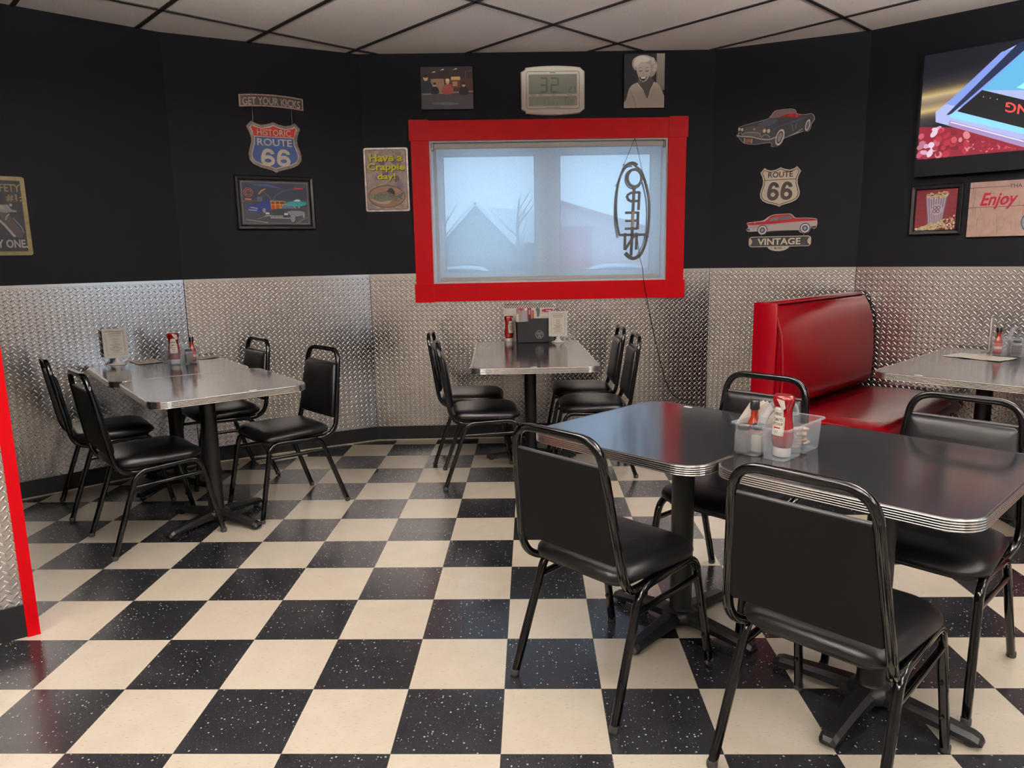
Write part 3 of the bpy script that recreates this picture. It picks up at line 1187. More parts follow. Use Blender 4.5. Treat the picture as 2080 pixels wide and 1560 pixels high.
def make_table(label, cx, cy, rz, w, l, group=None, base_off=(0, 0), base_rot=0.0, r=.085, sticker=None, two=False):
    """w across (local x), l deep (local y); cast iron cross base and round column"""
    t = thing('diner_table', label, 'table', (cx, cy, 0), rz, group)
    ol = rrect(-w / 2, -l / 2, w / 2, l / 2, r, 9)
    m_ = MB()
    m_.prism(ol, [(.003, TZ - .028), (.003, TZ - .0006), (.004, TZ)], M_TOP, None, False)
    tp = m_.build('tabletop', t)
    prof = [(.004, TZ - .0335)]
    for k in range(5):
        z = TZ - .0325 + k * .0064
        prof += [(.0030, z + .0006), (-.0012, z + .0018), (-.0019, z + .0032), (-.0012, z + .0046), (.0030, z + .0058)]
    prof += [(.0025, TZ + .0008), (.0055, TZ + .0004)]
    m_ = MB()
    m_.prism(ol, prof, M_CHROME, None, False, False, False)
    m_.build('edge_band', tp)['label'] = 'ribbed aluminium edge band'
    if sticker:
        m_ = MB()
        m_.box((sticker[0] - .017, sticker[1] - .007, TZ + .0003), (sticker[0] + .017, sticker[1] + .007, TZ + .0009), M_PAPER)
        m_.build('sticker', tp)
    bases = [base_off] if not two else two
    for bx, by in bases:
        m_ = MB()
        m_.lathe([(.048, .066), (.042, .074), (.0395, .082), (.0395, .690), (.045, .697), (.045, .701)], M_IRON, 24, (bx, by, 0))
        m_.build('column', t)
        m_ = MB()
        m_.rbox((bx - .17, by - .03, .700), (bx + .17, by + .03, TZ - .0285), M_IRON, .004)
        m_.rbox((bx - .03, by - .17, .700), (bx + .03, by + .17, TZ - .0285), M_IRON, .004)
        m_.build('top_spider', t)
        m_ = MB()
        m_.lathe([(.060, .028), (.066, .040), (.064, .058), (.05, .070), (.04, .074)], M_IRON, 20, (bx, by, 0))
        for k in range(4):
            a = base_rot + k * PI / 2
            ca, sa = math.cos(a), math.sin(a)
            rings = []
            for d, hw, zb, zt in ((.03, .036, .030, .068), (.09, .032, .030, .064), (.17, .029, .026, .056), (.24, .027, .021, .047), (.275, .026, .016, .043), (.292, .024, .014, .036), (.300, .018, .016, .026)):
                zs = [(-hw, zb), (-hw, zt - .012), (-hw * .55, zt), (hw * .55, zt), (hw, zt - .012), (hw, zb)]
                rings.append([(bx + d * ca - q * sa, by + d * sa + q * ca, z) for q, z in zs])
            m_.loft(rings, M_IRON, None, False)
        b = m_.build('base', t)
        for k in range(4):
            a = base_rot + k * PI / 2
            m_ = MB()
            m_.lathe([(.013, 0), (.017, .003), (.017, .010), (.009, .013), (.009, .022)], M_RUBBER, 12, (bx + .268 * math.cos(a), by + .268 * math.sin(a), 0))
            m_.build('glide', b)
    return t


gT = 'pair of dark tables pushed together'
x, y, _ = uvxy(-.112, .945)
make_table('dark grey laminate table mirroring the window, in front of the booth', x, y, -PI / 4, .690, .756, gT, (.06, .0), 0.0, sticker=(-.15, .345))
x, y, _ = uvxy(.582, .998)
make_table('dark grey laminate table nearest the viewer with a bright ribbed edge', x, y, -PI / 4, .686, .750, gT, (.035, -.055), 0.0)
gL = 'tables pushed together by the angled wall'
AL = math.radians(39.5)


def Lxy(u, v):
    return (u * math.cos(AL) - v * math.sin(AL), u * math.sin(AL) + v * math.cos(AL))


x, y = Lxy(-.026, 2.379)
make_table('grey laminate table by the red post, front one of the pushed-together two', x, y, AL, .734, .758, gL, (-.027, .017), math.radians(25), sticker=(.09, -.355))
x, y = Lxy(-.055, 3.156)
make_table('grey laminate table against the angled wall, holding the white card stand', x, y, AL, .734, .780, gL, (.02, .03), math.radians(26.5))
make_table('long grey laminate table standing under the window', .092, 2.850, math.radians(2.6), .728, 1.335, None, (.0, .10), 0.0, sticker=(-.01, -.640))
# booth axes: a runs to the wall, b runs from bench to bench
BO = Vector((1.40, 2.25, 0))


def bxy(a, b, z=0.0):
    return (BO.x + a * R2 + b * R2, BO.y + a * R2 - b * R2, z)


x, y, _ = bxy(.685, .905)
make_table('grey laminate booth table between the two red benches', x, y, -PI / 4, .735, 1.26, None, (.0, -.02), PI / 4, sticker=(-.15, -.60))


# ------------------------------------------------------------------ booth benches
def make_bench():
    """local x along the bench (0 at the aisle, L at the wall), local y towards the table"""
    t = thing('booth_bench', 'red vinyl booth bench', 'booth bench')
    L = 1.30
    m_ = MB()                               # high upright back with its end panel
    m_.rbox((0, -.075, .10), (L, .0, 1.070), M_REDVINYL, .008)
    bk = m_.build('back_panel', t)
    m_ = MB()
    m_.rbox((-.012, -.078, .0), (-.0005, .060, 1.068), M_REDVINYL, .003)
    m_.build('end_panel', t)
    m_ = MB()                               # swelling back cushion
    prof = [(.0, 1.052), (.022, 1.040), (.050, .99), (.078, .90), (.092, .78), (.098, .66), (.094, .56), (.085, .49), (.06, .465), (.0, .455)]
    rings = []
    N = 14
    for i in range(N + 1):
        f = i / N
        xx = .012 + (L - .016) * f
        e = min(f, 1 - f) * N
        k = 1.0 if (e > 1 or f > .5) else (.80 + .20 * math.sin(e * PI / 2))
        rings.append([(xx, .0008 + y * k, .76 + (z - .76) * (1 - (1 - k) * .02)) for y, z in prof])
    m_.loft(rings, M_REDVINYL, None, True, True, True, True)
    cu = m_.build('back_cushion', t)
    m_ = MB()
    m_.tube([(.010, .001 + y, z) for y, z in prof[:-1]], .0045, M_REDPIPE, 8)
    m_.tube([(.010, .002, 1.056), (L - .004, .002, 1.056)], .0045, M_REDPIPE, 8)
    m_.build('piping', cu)['label'] = 'dark red piping'
    m_ = MB()                               # seat box
    m_.rbox((.002, .0005, .10), (L, .585, .335), M_REDVINYL, .006)
    m_.build('seat_box', t)
    m_ = MB()                               # seat cushion, rounded over the front edge
    prof = [(.05, .337), (.60, .337), (.625, .355), (.635, .39), (.625, .425), (.590, .447), (.50, .462), (.36, .468), (.2, .462), (.06, .452)]
    rings = []
    for i in range(N + 1):
        f = i / N
        xx = .0 + L * f
        e = min(f, 1 - f) * N
        dz = .022 * (1 - math.sin(min(1, e / 1.5) * PI / 2))
        rings.append([(xx, y, z - (dz if z > .35 else 0)) for y, z in prof])
    m_.loft(rings, M_REDVINYL, None, True, True, True, True)
    sc = m_.build('seat_cushion', t)
    m_ = MB()
    m_.tube([(.001, y, z - .021) for y, z in prof[2:]], .004, M_REDPIPE, 8)
    m_.build('piping', sc)['label'] = 'dark red piping'
    m_ = MB()
    m_.box((.03, -.04, .0), (L - .01, .52, .10), M_BASE)
    m_.build('toe_kick', t)
    return t


b1 = make_bench()
b1.location, b1.rotation_euler = bxy(.0, .0), (0, 0, PI / 4)
b1.scale = (1, -1, 1)
b1['label'], b1['group'] = 'glossy red vinyl booth bench with its high back toward the window wall', 'booth benches'
b2 = dup(b1, bxy(.0, 1.82), PI / 4, 'glossy red vinyl booth bench cut off by the picture edge, facing the other bench', 'booth benches')
b2.scale = (1, 1, 1)

# ------------------------------------------------------------------ pictures and signs on the walls
def on_wall(name, label, cat, w, s, z, y=-0.001, group=None):
    return thing(name, label, cat, at(w, s, z, y), wframe(w)[2], group)


def shield(w, h, top=True):
    """outline of a highway shield, centred"""
    pts = [(0, .47), (.10, .425), (.22, .40), (.33, .425), (.40, .475), (.50, .36), (.455, .26), (.425, .16), (.43, .06), (.47, -.06), (.495, -.16), (.48, -.26),
           (.42, -.34), (.30, -.40), (.16, -.435), (.06, -.465), (0, -.50)]
    full = pts + [(-x, z) for x, z in reversed(pts[1:-1])]
    return [(x * w, z * h) for x, z in full]


def wheel(m_, cx, cz, r, y, squash=1.0):
    m_.ell(cx, cz, r * squash, r, y, flat('17161a'))
    m_.ell(cx, cz, r * .86 * squash, r * .86, y - .0003, flat('d9d2c6'))
    m_.ell(cx, cz, r * .62 * squash, r * .62, y - .0006, flat('23242a'))
    for k in range(6):
        a = 2 * PI * k / 6
        m_.line([(cx, cz), (cx + r * .55 * squash * math.cos(a), cz + r * .55 * math.sin(a))], r * .16, y - .0009, flat('a9adb4'))
    m_.ell(cx, cz, r * .2 * squash, r * .2, y - .0012, flat('c9ccd0'))


def sixes(m_, cx, cz, w, h, st, y, mt, gap=.012):
    """a round numeral 66 drawn with an even stroke"""
    dw = (w - gap) / 2
    for sg in (-1, 1):
        x = cx + sg * (dw + gap) / 2
        rx, rz = dw / 2 - st / 2, h * .315 - st / 2
        bz = cz - h / 2 + h * .315
        m_.line([(x + rx * math.cos(a), bz + rz * math.sin(a)) for a in [2 * PI * k / 28 for k in range(28)]], st, y, mt, True)
        tz = cz + h / 2 - st / 2
        up = tz - bz
        tail = [(x - rx * math.cos(a), bz + up * math.sin(a)) for a in [PI / 2 * k / 10 for k in range(11)]]
        tail += [(x + rx * .98 * math.sin(a), tz - up * .36 * (1 - math.cos(a))) for a in [PI / 2 * k / 8 for k in range(1, 9)]]
        m_.line(tail, st, y - .00005, mt)


# --- curved "get your kicks" sign and the shield hanging under it
t = on_wall('hanging_sign', 'arched dark metal sign hung above the red, white and blue highway shield', 'sign', 'L1', .165, 2.13)
def arcz(x, c=.30):
    return -c * x * x
top = [(x, .285 + arcz(x - .165 + .165)) for x in [-.205 + .41 * k / 12 for k in range(13)]]
bot = [(x, .205 + arcz(x)) for x in [.205 - .41 * k / 12 for k in range(13)]]
m_ = MB()
m_.slab(top + bot, -.010, 0, mat('bronze_sign_metal', '2e2321', 0.4, 0.5, noise=.3, nscale=30))
pl = m_.build('arched_plate', t)
m_ = MB()
rim = mat('worn_copper_rim', '8d7468', 0.35, 0.6, noise=.3, nscale=60)
o_ = inset(list(reversed(top + bot)), .006)
m_.bar(o_ + [o_[0]], .007, -.0135, -.0095, rim)
m_.build('rim', pl)
m_ = MB()
m_.text('GET YOUR KICKS', 0, .241, .365, .046, -.0150, flat('b8aca2', .4), .008, thick=.004, arc=.012)
m_.build('lettering', pl)
for xx in (-.125, .125):
    m_ = MB()
    m_.tube([(xx, -.004, .205), (xx, -.004, .075)], .0022, M_TUBE, 6)
    m_.build('hanger', t)
sw, shh = .345, .335
cz = -.045
m_ = MB()
m_.slab([(x, z + cz) for x, z in shield(sw, shh)], -.012, 0, mat('bronze_rim', '4a403c', 0.35, 0.6, noise=.4, nscale=40))
sh_ = m_.build('shield_plate', t)
inn = [(x, z + cz) for x, z in inset(shield(sw, shh), .018)]
m_ = MB()
m_.slab(inn, -.015, -.0121, flat('ded3c4', .4))
m_.build('shield_border', sh_)
inn2 = inset(shield(sw, shh), .0245)
zs = .058
lo = [(x, z) for x, z in inn2 if z < zs]
hi = [(x, z) for x, z in inn2 if z >= zs]
xw = max(x for x, z in lo if z > zs - .05)
m_ = MB()
bl = [p for p in inn2 if p[1] < zs]
k0 = next(i for i in range(len(inn2)) if inn2[i][1] < zs)
seq = [p for p in inn2[k0:] if p[1] < zs]
m_.slab([(xw + .004, zs + cz)] + [(x, z + cz) for x, z in seq] + [(-xw - .004, zs + cz)], -.0165, -.0151, flat('3f568c', .35))
kk = [p for p in inn2 if p[1] >= zs]
hr = [p for p in kk if p[0] >= 0]
hl = [p for p in kk if p[0] < 0]
m_.slab([(-xw - .004, zs + .006 + cz)] + [(x, z + cz) for x, z in hl] + [(x, z + cz) for x, z in hr] + [(xw + .004, zs + .006 + cz)], -.0165, -.0151, flat('c23a36', .35))
m_.build('shield_field', sh_)
m_ = MB()
lt = flat('e4dccb', .35)
m_.text('HISTORIC', 0, .088 + cz, .215, .040, -.0195, lt, .006, thick=.003)
m_.text('ROUTE', 0, .026 + cz, .222, .046, -.0195, lt, .016, thick=.003)
sixes(m_, 0, -.070 + cz, .190, .112, .023, -.0186, lt)
m_.build('lettering', sh_)

# --- framed night scene of parked classic cars
t = on_wall('picture_frame', 'black framed picture of classic cars at night, below the highway shield', 'picture', 'L1', .146, 1.722)
W, H = .508, .348
m_ = MB()
fm = mat('black_picture_frame', '0e0d0f', 0.35, spec=.25, noise=.1)
prof = [(0, 0.0), (0, -.020), (.006, -.026), (.020, -.022), (.030, -.012)]
rings = [[(x, y, z) for x, z in inset([(-W / 2, -H / 2), (W / 2, -H / 2), (W / 2, H / 2), (-W / 2, H / 2)], d)] for d, y in prof]
m_.loft(rings, fm, None, False, True, False)
m_.build('frame', t)
m_ = MB()
m_.rect(-W / 2 + .028, -H / 2 + .028, W / 2 - .028, H / 2 - .028, -.0115, flat('1d1b1f'))
w, h = .424, .264
m_.rect(-w / 2 - .002, -h / 2 - .002, w / 2 + .002, h / 2 + .002, -.0118, flat('b8aea8'))
m_.rect(-w / 2, -h / 2, w / 2, h / 2, -.0121, flat('1a2030'))
m_.rect(-w / 2, -h / 2, w / 2, -.012, -.0124, flat('2a2d35'))
yy = -.0127
for q in ([(-.15, .115), (-.06, .122), (.04, .098), (.06, .092), (-.05, .105)], [(-.06, .10), (.03, .09), (.06, .085)]):
    m_.poly(spline(q, 4), yy, flat('47508a'))
m_.line([(-.02, .012), (.0, .048), (.05, .078), (.10, .09), (.18, .095)], .002, yy, flat('7d8296'))
m_.line([(-.02, .012), (-.045, .045), (-.075, .07)], .002, yy, flat('7d8296'))
m_.rect(-w / 2, .008, w / 2, .016, yy, flat('4d4a48'))
for q, rr in ((.028, .0035), (.017, .003)):
    m_.line([(-.172 + q * math.cos(a), .066 + q * 1.02 * math.sin(a)) for a in [2 * PI * k / 20 for k in range(20)]], rr, yy, flat('e0684a'), True)
m_.line([(-.195, .024), (-.155, .022)], .008, yy, flat('d9985e'))
m_.line([(-.108, .055), (-.085, .08), (-.062, .09)], .008, yy, flat('c49a52'))
m_.rect(-.118, .012, -.085, .04, yy, flat('5b5f78'))
m_.text('Cyndern', .152, .098, .062, .016, yy - .0003, flat('ff3a36'), .03, .3)
# turquoise coupe
m_.poly(spline([(.06, -.012), (.07, .004), (.11, .012), (.13, .026), (.155, .027), (.17, .012), (.198, .008), (.2, -.008), (.15, -.02), (.09, -.02)], 3), yy, flat('2fa5a5'))
m_.poly([(.115, .012), (.13, .024), (.155, .024), (.165, .012)], yy - .0003, flat('e4e6e2'))
wheel(m_, .082, -.016, .010, yy - .0006, .8)
wheel(m_, .150, -.024, .009, yy - .0006, .8)
# woody wagon
m_.poly(spline([(-.185, -.04), (-.18, -.02), (-.11, -.005), (-.085, .012), (-.04, .024), (.03, .022), (.06, .01), (.06, -.05), (-.04, -.06), (-.12, -.062), (-.17, -.056)], 3), yy, flat('23306e'))
m_.poly([(-.036, .016), (.06, .014), (.06, -.05), (-.032, -.052)], yy - .0003, flat('e0b43c'))
for a, b in ((-.03, -.008), (-.002, .022), (.026, .056)):
    m_.rect(a, -.007, b, .010, yy - .0006, flat('6b3038'))
    m_.rect(a, -.046, b, -.012, yy - .0006, flat('a84a1c'))
m_.line([(-.178, -.046), (-.125, -.05), (-.122, -.036), (-.165, -.03)], .007, yy - .0006, flat('b9bdc8'))
wheel(m_, -.079, -.050, .017, yy - .0009, .65)
# black and silver roadster in front
m_.poly(spline([(-.075, -.085), (-.07, -.062), (-.02, -.042), (.035, -.035), (.07, -.038), (.14, -.04), (.182, -.046), (.19, -.062), (.175, -.078), (.10, -.09), (.03, -.10), (-.04, -.098)], 3), yy - .0012, flat('1f252b'))
m_.poly(spline([(.07, -.055), (.12, -.05), (.18, -.055), (.178, -.075), (.12, -.088), (.09, -.08)], 3), yy - .0015, flat('8f93a4'))
m_.poly([(.028, -.036), (.045, -.010), (.112, -.012), (.13, -.034)], yy - .0015, flat('5c7184'))
m_.line([(.028, -.036), (.045, -.010), (.112, -.012), (.13, -.034)], .003, yy - .0018, flat('c9ccd4'))
for q in (-.065, -.053, .055, .067):
    m_.ell(q, -.068 - (.004 if q > 0 else 0), .0065, .0075, yy - .0018, flat('f3e7d6'))
m_.line([(-.078, -.085), (-.04, -.082), (.045, -.098), (.09, -.098)], .005, yy - .0018, flat('c4c6cc'))
m_.rect(-.04, -.100, .04, -.082, yy - .0021, flat('cfd0d2'))
for k in range(9):
    m_.rect(-.036 + .0085 * k, -.097, -.031 + .0085 * k, -.084, yy - .0024, flat('3a3c40'))
wheel(m_, .104, -.100, .026, yy - .0021, .62)
wheel(m_, .178, -.080, .019, yy - .0021, .45)
m_.line([(-.2, -.108), (-.06, -.128)], .005, yy, flat('a7a39c'))
m_.line([(-.13, -.106), (-.07, -.088)], .002, yy, flat('a7a39c'))
m_.line([(.13, -.13), (.205, -.09)], .003, yy, flat('a7a39c'))
m_.build('print', t)

# --- fish sign beside the window
t = on_wall('fish_sign', 'tin sign with a fish in an oval, hung beside the red window casing', 'sign', 'B', -.746, 1.890)
W, H = .310, .435
m_ = MB()
tin = mat('mottled_tin_print', '8a7a70', 0.4, 0.1, noise=.45, nscale=22)
m_.slab(rrect(-W / 2, -H / 2, W / 2, H / 2, .014, 5), -.008, 0, mat('tin_rim', '9c8f88', 0.3, 0.6, noise=.3, nscale=30))
pl = m_.build('plate', t)
m_ = MB()
fr_ = rrect(-W / 2 + .014, -H / 2 + .014, W / 2 - .014, H / 2 - .014, .008, 4)
m_.bar(fr_, .004, -.0085, -.0079, flat('2f2a28'), True)
m_.poly(inset(fr_, .002), -.0082, tin)
rnd = random.Random(3)
for k in range(26):
    cx, cz = rnd.uniform(-.12, .12), rnd.uniform(-.19, .19)
    q = [(cx + rnd.uniform(.008, .032) * math.cos(a), cz + rnd.uniform(.008, .032) * math.sin(a)) for a in [2 * PI * j / 7 for j in range(7)]]
    q = [(max(-.137, min(.137, x)), max(-.2, min(.2, z))) for x, z in q]
    m_.poly(spline(q, 3), -.0084 - .00001 * k, flat(['6f6478', '9b8d84', '5d5358', 'a89c90', '7b6f86', '8c8074'][k % 6]))
sh2, ye = flat('2b2520'), flat('d9cf3c', .35)
for body, cz, w, h in (('Have a', .150, .232, .054), ('Crappie', .082, .262, .062), ('day!', .018, .130, .054)):
    m_.text(body, .004, cz - .004, w, h, -.0092, sh2, .05)
    m_.text(body, 0, cz, w, h, -.0096, ye, .03)
m_.text('Reel Fun', .006, -.022, .05, .012, -.0092, flat('d6cfc2'), .02) if False else None
ox, oz = -.004, -.115
m_.ell(ox, oz, .131, .078, -.0090, flat('2c2622'), 36)
m_.ell(ox, oz, .126, .074, -.0093, flat('8d6f5c'), 36)
m_.poly(spline([(ox - .115, oz + .03), (ox - .06, oz + .06), (ox + .02, oz + .068), (ox + .09, oz + .04), (ox + .05, oz + .02), (ox + .02, oz + .045), (ox - .04, oz + .02), (ox - .09, oz + .014)], 4), -.0096, flat('a88670'))
m_.poly(spline([(ox - .118, oz + .002), (ox - .07, oz + .022), (ox - .02, oz + .034), (ox + .03, oz + .024), (ox + .07, oz + .006), (ox + .118, oz + .024), (ox + .108, oz - .004), (ox + .116, oz - .026), (ox + .06, oz - .016),
                (ox - .01, oz - .040), (ox - .07, oz - .028), (ox - .105, oz - .012)], 4), -.0099, flat('77786a'))
m_.poly(spline([(ox + .0, oz + .030), (ox + .03, oz + .060), (ox + .055, oz + .034), (ox + .05, oz + .014)], 4), -.0098, flat('262420'))
m_.poly(spline([(ox - .11, oz - .012), (ox - .05, oz - .036), (ox + .03, oz - .028), (ox + .0, oz - .052), (ox - .07, oz - .044)], 4), -.0100, flat('b7aa9c'))
m_.poly(spline([(ox + .075, oz + .006), (ox + .118, oz + .026), (ox + .105, oz - .004), (ox + .112, oz - .024), (ox + .08, oz - .008)], 4), -.0102, flat('2e4140'))
for k in range(70):
    a, b = rnd.uniform(-.05, .075), rnd.uniform(-.022, .024)
    m_.ell(ox + a, oz + b - .1 * abs(a), .0026, .0022, -.0104, flat('262722'), 6)
m_.ell(ox - .095, oz + .004, .005, .005, -.0106, flat('e2ddc9'), 10)
m_.ell(ox - .095, oz + .004, .0028, .0028, -.0108, flat('14130f'), 10)
m_.line([(ox - .068, oz + .016), (ox - .06, oz - .004), (ox - .066, oz - .024)], .003, -.0104, flat('3b3a32'))
m_.build('print', pl)

# --- tin sign at the picture edge
t = on_wall('pistol_sign', 'dark tin sign with a pistol drawing and a tan rim at the picture edge', 'sign', 'L0', -.505, 1.612)
W, H = .330, .428
m_ = MB()
m_.slab(rrect(-W / 2, -H / 2, W / 2, H / 2, .014, 5), -.010, 0, mat('tan_rim', '74683e', 0.45, 0.2, noise=.2))
pl = m_.build('plate', t)
m_ = MB()
m_.rect(-W / 2 + .022, -H / 2 + .022, W / 2 - .022, H / 2 - .022, -.0104, flat('11131c'))
go, gr, lg_ = flat('7d6e45'), flat('8f8c88'), flat('aaa6a0')
m_.text('SAFETY', .068, .152, .146, .042, -.0108, go, .02)
m_.text('#1:', .106, .098, .072, .042, -.0108, go, .03)
m_.text('Y ONE.', .072, -.150, .142, .046, -.0108, flat('a39f9a'), .03)
m_.poly([(-.12, .056), (.03, .062), (.075, .062), (.088, .036), (.112, .030), (.112, .022), (.085, .022), (.06, .016), (-.12, .022)], -.0108, gr)
m_.poly(spline([(.03, .016), (.065, .014), (.085, -.02), (.13, -.10), (.085, -.115), (.05, -.04)], 4), -.0110, flat('3c3836'))
m_.line([(.012, .012), (.022, -.02), (.045, -.045), (.088, -.112)], .012, -.0112, lg_)
m_.line([(-.03, .010), (.01, .010), (.020, -.012), (.002, -.028), (-.03, -.024)], .006, -.0112, gr)
m_.line([(.075, .012), (.06, -.005), (.055, -.022)], .006, -.0114, lg_)
m_.line([(.09, -.01), (.125, -.06), (.132, -.09)], .003, -.0114, lg_)
m_.ell(.088, .06, .007, .008, -.0112, lg_, 12)
m_.line([(-.11, .052), (.03, .058)], .006, -.0112, lg_)
m_.rect(.03, .036, .058, .056, -.0112, lg_)
m_.build('print', pl)

# --- canvas above the window: generic night diner scene
t = on_wall('canvas_print', 'small canvas print of a dim red diner counter, above the window', 'picture', 'B', -.300, 2.494)
W, H = .358, .278
m_ = MB()
m_.box((-W / 2, -.022, -H / 2), (W / 2, 0, H / 2), flat('2b2322'))
cv = m_.build('canvas', t)
m_ = MB()
m_.clip = (-W / 2, -H / 2, W / 2, H / 2)
y = -.0224
m_.rect(-W / 2, -H / 2, W / 2, H / 2, y, flat('4a302e'))
m_.rect(-W / 2, .06, W / 2, H / 2, y - .0003, flat('2c2326'))
m_.rect(-W / 2, -H / 2, W / 2, -.04, y - .0003, flat('4c4a4e'))
m_.rect(-.11, -.03, -.02, .062, y - .0003, flat('9a7c66'))
m_.rect(.03, .0, .09, .072, y - .0003, flat('6e3a2c'))
m_.rect(.04, .012, .072, .042, y - .0006, flat('b0896a'))
m_.rect(.03, .052, .092, .074, y - .0006, flat('c7a45c'))
m_.line([(.13, .06), (.13, .11), (.17, .11)], .003, y - .0006, flat('6b4a44'))
for cx, cz in ((-.09, .10), (-.03, .115), (.06, .118)):
    m_.poly([(cx - .016, cz), (cx + .016, cz + .004), (cx + .006, cz + .012)], y - .0006, flat('c9a57e'))
m_.poly([(-W / 2, -.034), (W / 2, -.02), (W / 2, -.028), (-W / 2 + .02, -.044)], y - .0009, flat('8c857c'))


def sitter(cx, cz, k, coat, hair):
    m_.poly(spline([(cx - .03 * k, cz - .04 * k), (cx - .026 * k, cz), (cx, cz + .012 * k), (cx + .026 * k, cz), (cx + .03 * k, cz - .04 * k)], 3), y - .0012, flat(coat))
    m_.ell(cx, cz + .024 * k, .011 * k, .014 * k, y - .0015, flat('c79f80'), 12)
    m_.ell(cx, cz + .033 * k, .012 * k, .009 * k, y - .0018, flat(hair), 12)


sitter(-.145, .032, 1.5, '2a2c38', '1a1614')
sitter(-.085, .0, .9, '1d1c22', '1d1815')
sitter(.005, .012, 1.2, 'a2564e', 'd7c49a')
sitter(.115, -.004, 1.0, '262430', '1a1614')
m_.poly(spline([(-.11, -.10), (-.02, -.092), (.08, -.102), (.0, -.112)], 4), y - .0012, flat('62707c'))
m_.build('print', cv)

# --- large digital clock
t = on_wall('digital_clock', 'cream digital wall clock with a grey display above the window', 'clock', 'B', .431, 2.469)
W, H = .442, .285
ol = [(-W / 2, -H / 2 + .02), (-W / 2 + .03, -H / 2 + .004)] + [(-.19 + .38 * k / 10, -H / 2 - .008 - .012 * (1 - ((k - 5) / 5) ** 2)) for k in range(11)] + [(W / 2 - .03 + .01, -H / 2 + .004), (W / 2, -H / 2 + .02)]
ol = ol + [(x, -z) for x, z in reversed(ol)]
m_ = MB()
cr = mat('cream_clock_plastic', 'd8d1c4', 0.4, noise=.03)
m_.prism(ol, [(0, 0), (0, -.020), (.004, -.028), (.012, -.032)], cr, lambda x, z, y: (x, y, z), False)
m_.build('case', t)
m_ = MB()
m_.bar(rrect(-.183, -.122, .183, .122, .014, 4), .0025, -.0328, -.031, flat('2d2b29'), True)
m_.build('groove', t)
m_ = MB()
lcd, dg = mat('lcd_grey', '8d9186', 0.12, noise=.03), flat('6c7066', .2)
m_.rect(-.170, -.106, .170, .106, -.0332, flat('cfc7b9'))
m_.rect(-.166, -.026, .166, .103, -.0336, lcd)
m_.rect(-.166, -.103, .166, -.040, -.0336, lcd)
def seg7(d, x, z, w, h, k):
    on = {'0': 'abcdef', '1': 'bc', '2': 'abged', '3': 'abgcd', '6': 'afgecd', '4': 'fgbc', '7': 'abc'}[d]
    S = {'a': (x, z + h, x + w, z + h), 'd': (x, z, x + w, z), 'g': (x, z + h / 2, x + w, z + h / 2), 'b': (x + w, z + h / 2, x + w, z + h), 'c': (x + w, z, x + w, z + h / 2),
         'e': (x, z, x, z + h / 2), 'f': (x, z + h / 2, x, z + h)}
    for c in on:
        a = S[c]
        m_.line([(a[0], a[1]), (a[2], a[3])], k, -.034, dg)
seg7('3', -.085, -.012, .042, .09, .012)
seg7('2', -.012, -.012, .048, .09, .012)
for zz in (.018, .055):
    m_.rect(-.030, zz, -.024, zz + .008, -.034, dg)
seg7('2', .112, -.012, .016, .03, .005)
seg7('7', .138, -.012, .016, .03, .005)
seg7('6', .086, -.096, .020, .046, .006)
seg7('4', .116, -.096, .020, .046, .006)
m_.text('SU MO TU WE', .118, .043, .06, .008, -.034, dg)
m_.line([(-.158, .052), (-.14, .052)], .003, -.034, dg)
for k, (a, b) in enumerate(((-.155, -.118), (-.10, -.07), (-.01, .02), (.10, .13))):
    m_.line([(a, -.033), (b, -.033)], .003, -.034, flat('55534e'))
for k in range(4):
    m_.line([(-.06 + .03 * k, -.098), (-.06 + .03 * k, -.075)], .005, -.034, dg)
m_.text('• Atomic Clock •', 0, -.1135, .10, .006, -.0334, M_INK) if False else m_.line([(-.052, -.1135), (.052, -.1135)], .003, -.0334, flat('6b665e'))
m_.line([(-.02, .1135), (.018, .1135)], .004, -.0334, flat('4b4742'))
m_.build('display', t)

# --- black and white portrait print (generic)
t = on_wall('portrait_print', 'black and white print of a laughing person in a white blouse, close under the ceiling', 'picture', 'B', 1.067, 2.524)
W, H = .280, .356
m_ = MB()
m_.box((-W / 2, -.020, -H / 2), (W / 2, 0, H / 2), flat('1a1a1c'))
cv = m_.build('canvas', t)
m_ = MB()
m_.clip = (-W / 2, -H / 2, W / 2, H / 2)
y = -.0204
m_.rect(-W / 2, -H / 2, W / 2, H / 2, y, flat('17171b'))
m_.rect(.085, -.06, W / 2, H / 2, y - .0002, flat('8a7d72'))
for k in range(4):
    m_.rect(.092 + .013 * k, -.06, .096 + .013 * k, H / 2, y - .0003, flat('6a5f57'))
m_.poly(spline([(-.14, -.178), (-.125, -.12), (-.105, -.05), (-.07, -.018), (-.03, -.01), (.06, -.01), (.095, -.02), (.135, -.09), (.139, -.178)], 3), y - .0006, flat('b9aea2'))
m_.poly(spline([(-.045, -.012), (-.02, -.05), (.02, -.12), (.04, -.06), (.065, -.008), (.03, .04), (-.02, .04)], 3), y - .0009, flat('4a4442'))
m_.line([(-.05, -.012), (-.01, -.06), (.022, -.125), (.05, -.05), (.07, -.008)], .005, y - .0012, flat('d2c8bb'))
m_.line([(-.10, -.06), (-.07, -.12), (-.06, -.178)], .004, y - .0012, flat('8d847a'))
m_.poly(spline([(-.06, .07), (-.085, .10), (-.08, .14), (-.04, .165), (.01, .168), (.055, .15), (.085, .115), (.085, .07), (.06, .03), (.035, .03), (.04, .09), (-.02, .12)], 4), y - .0009, flat('8f867e'))
m_.poly(spline([(-.055, .07), (-.05, .105), (-.01, .12), (.035, .105), (.042, .06), (.025, .015), (-.005, -.008), (-.035, .012)], 4), y - .0012, flat('a79b90'))
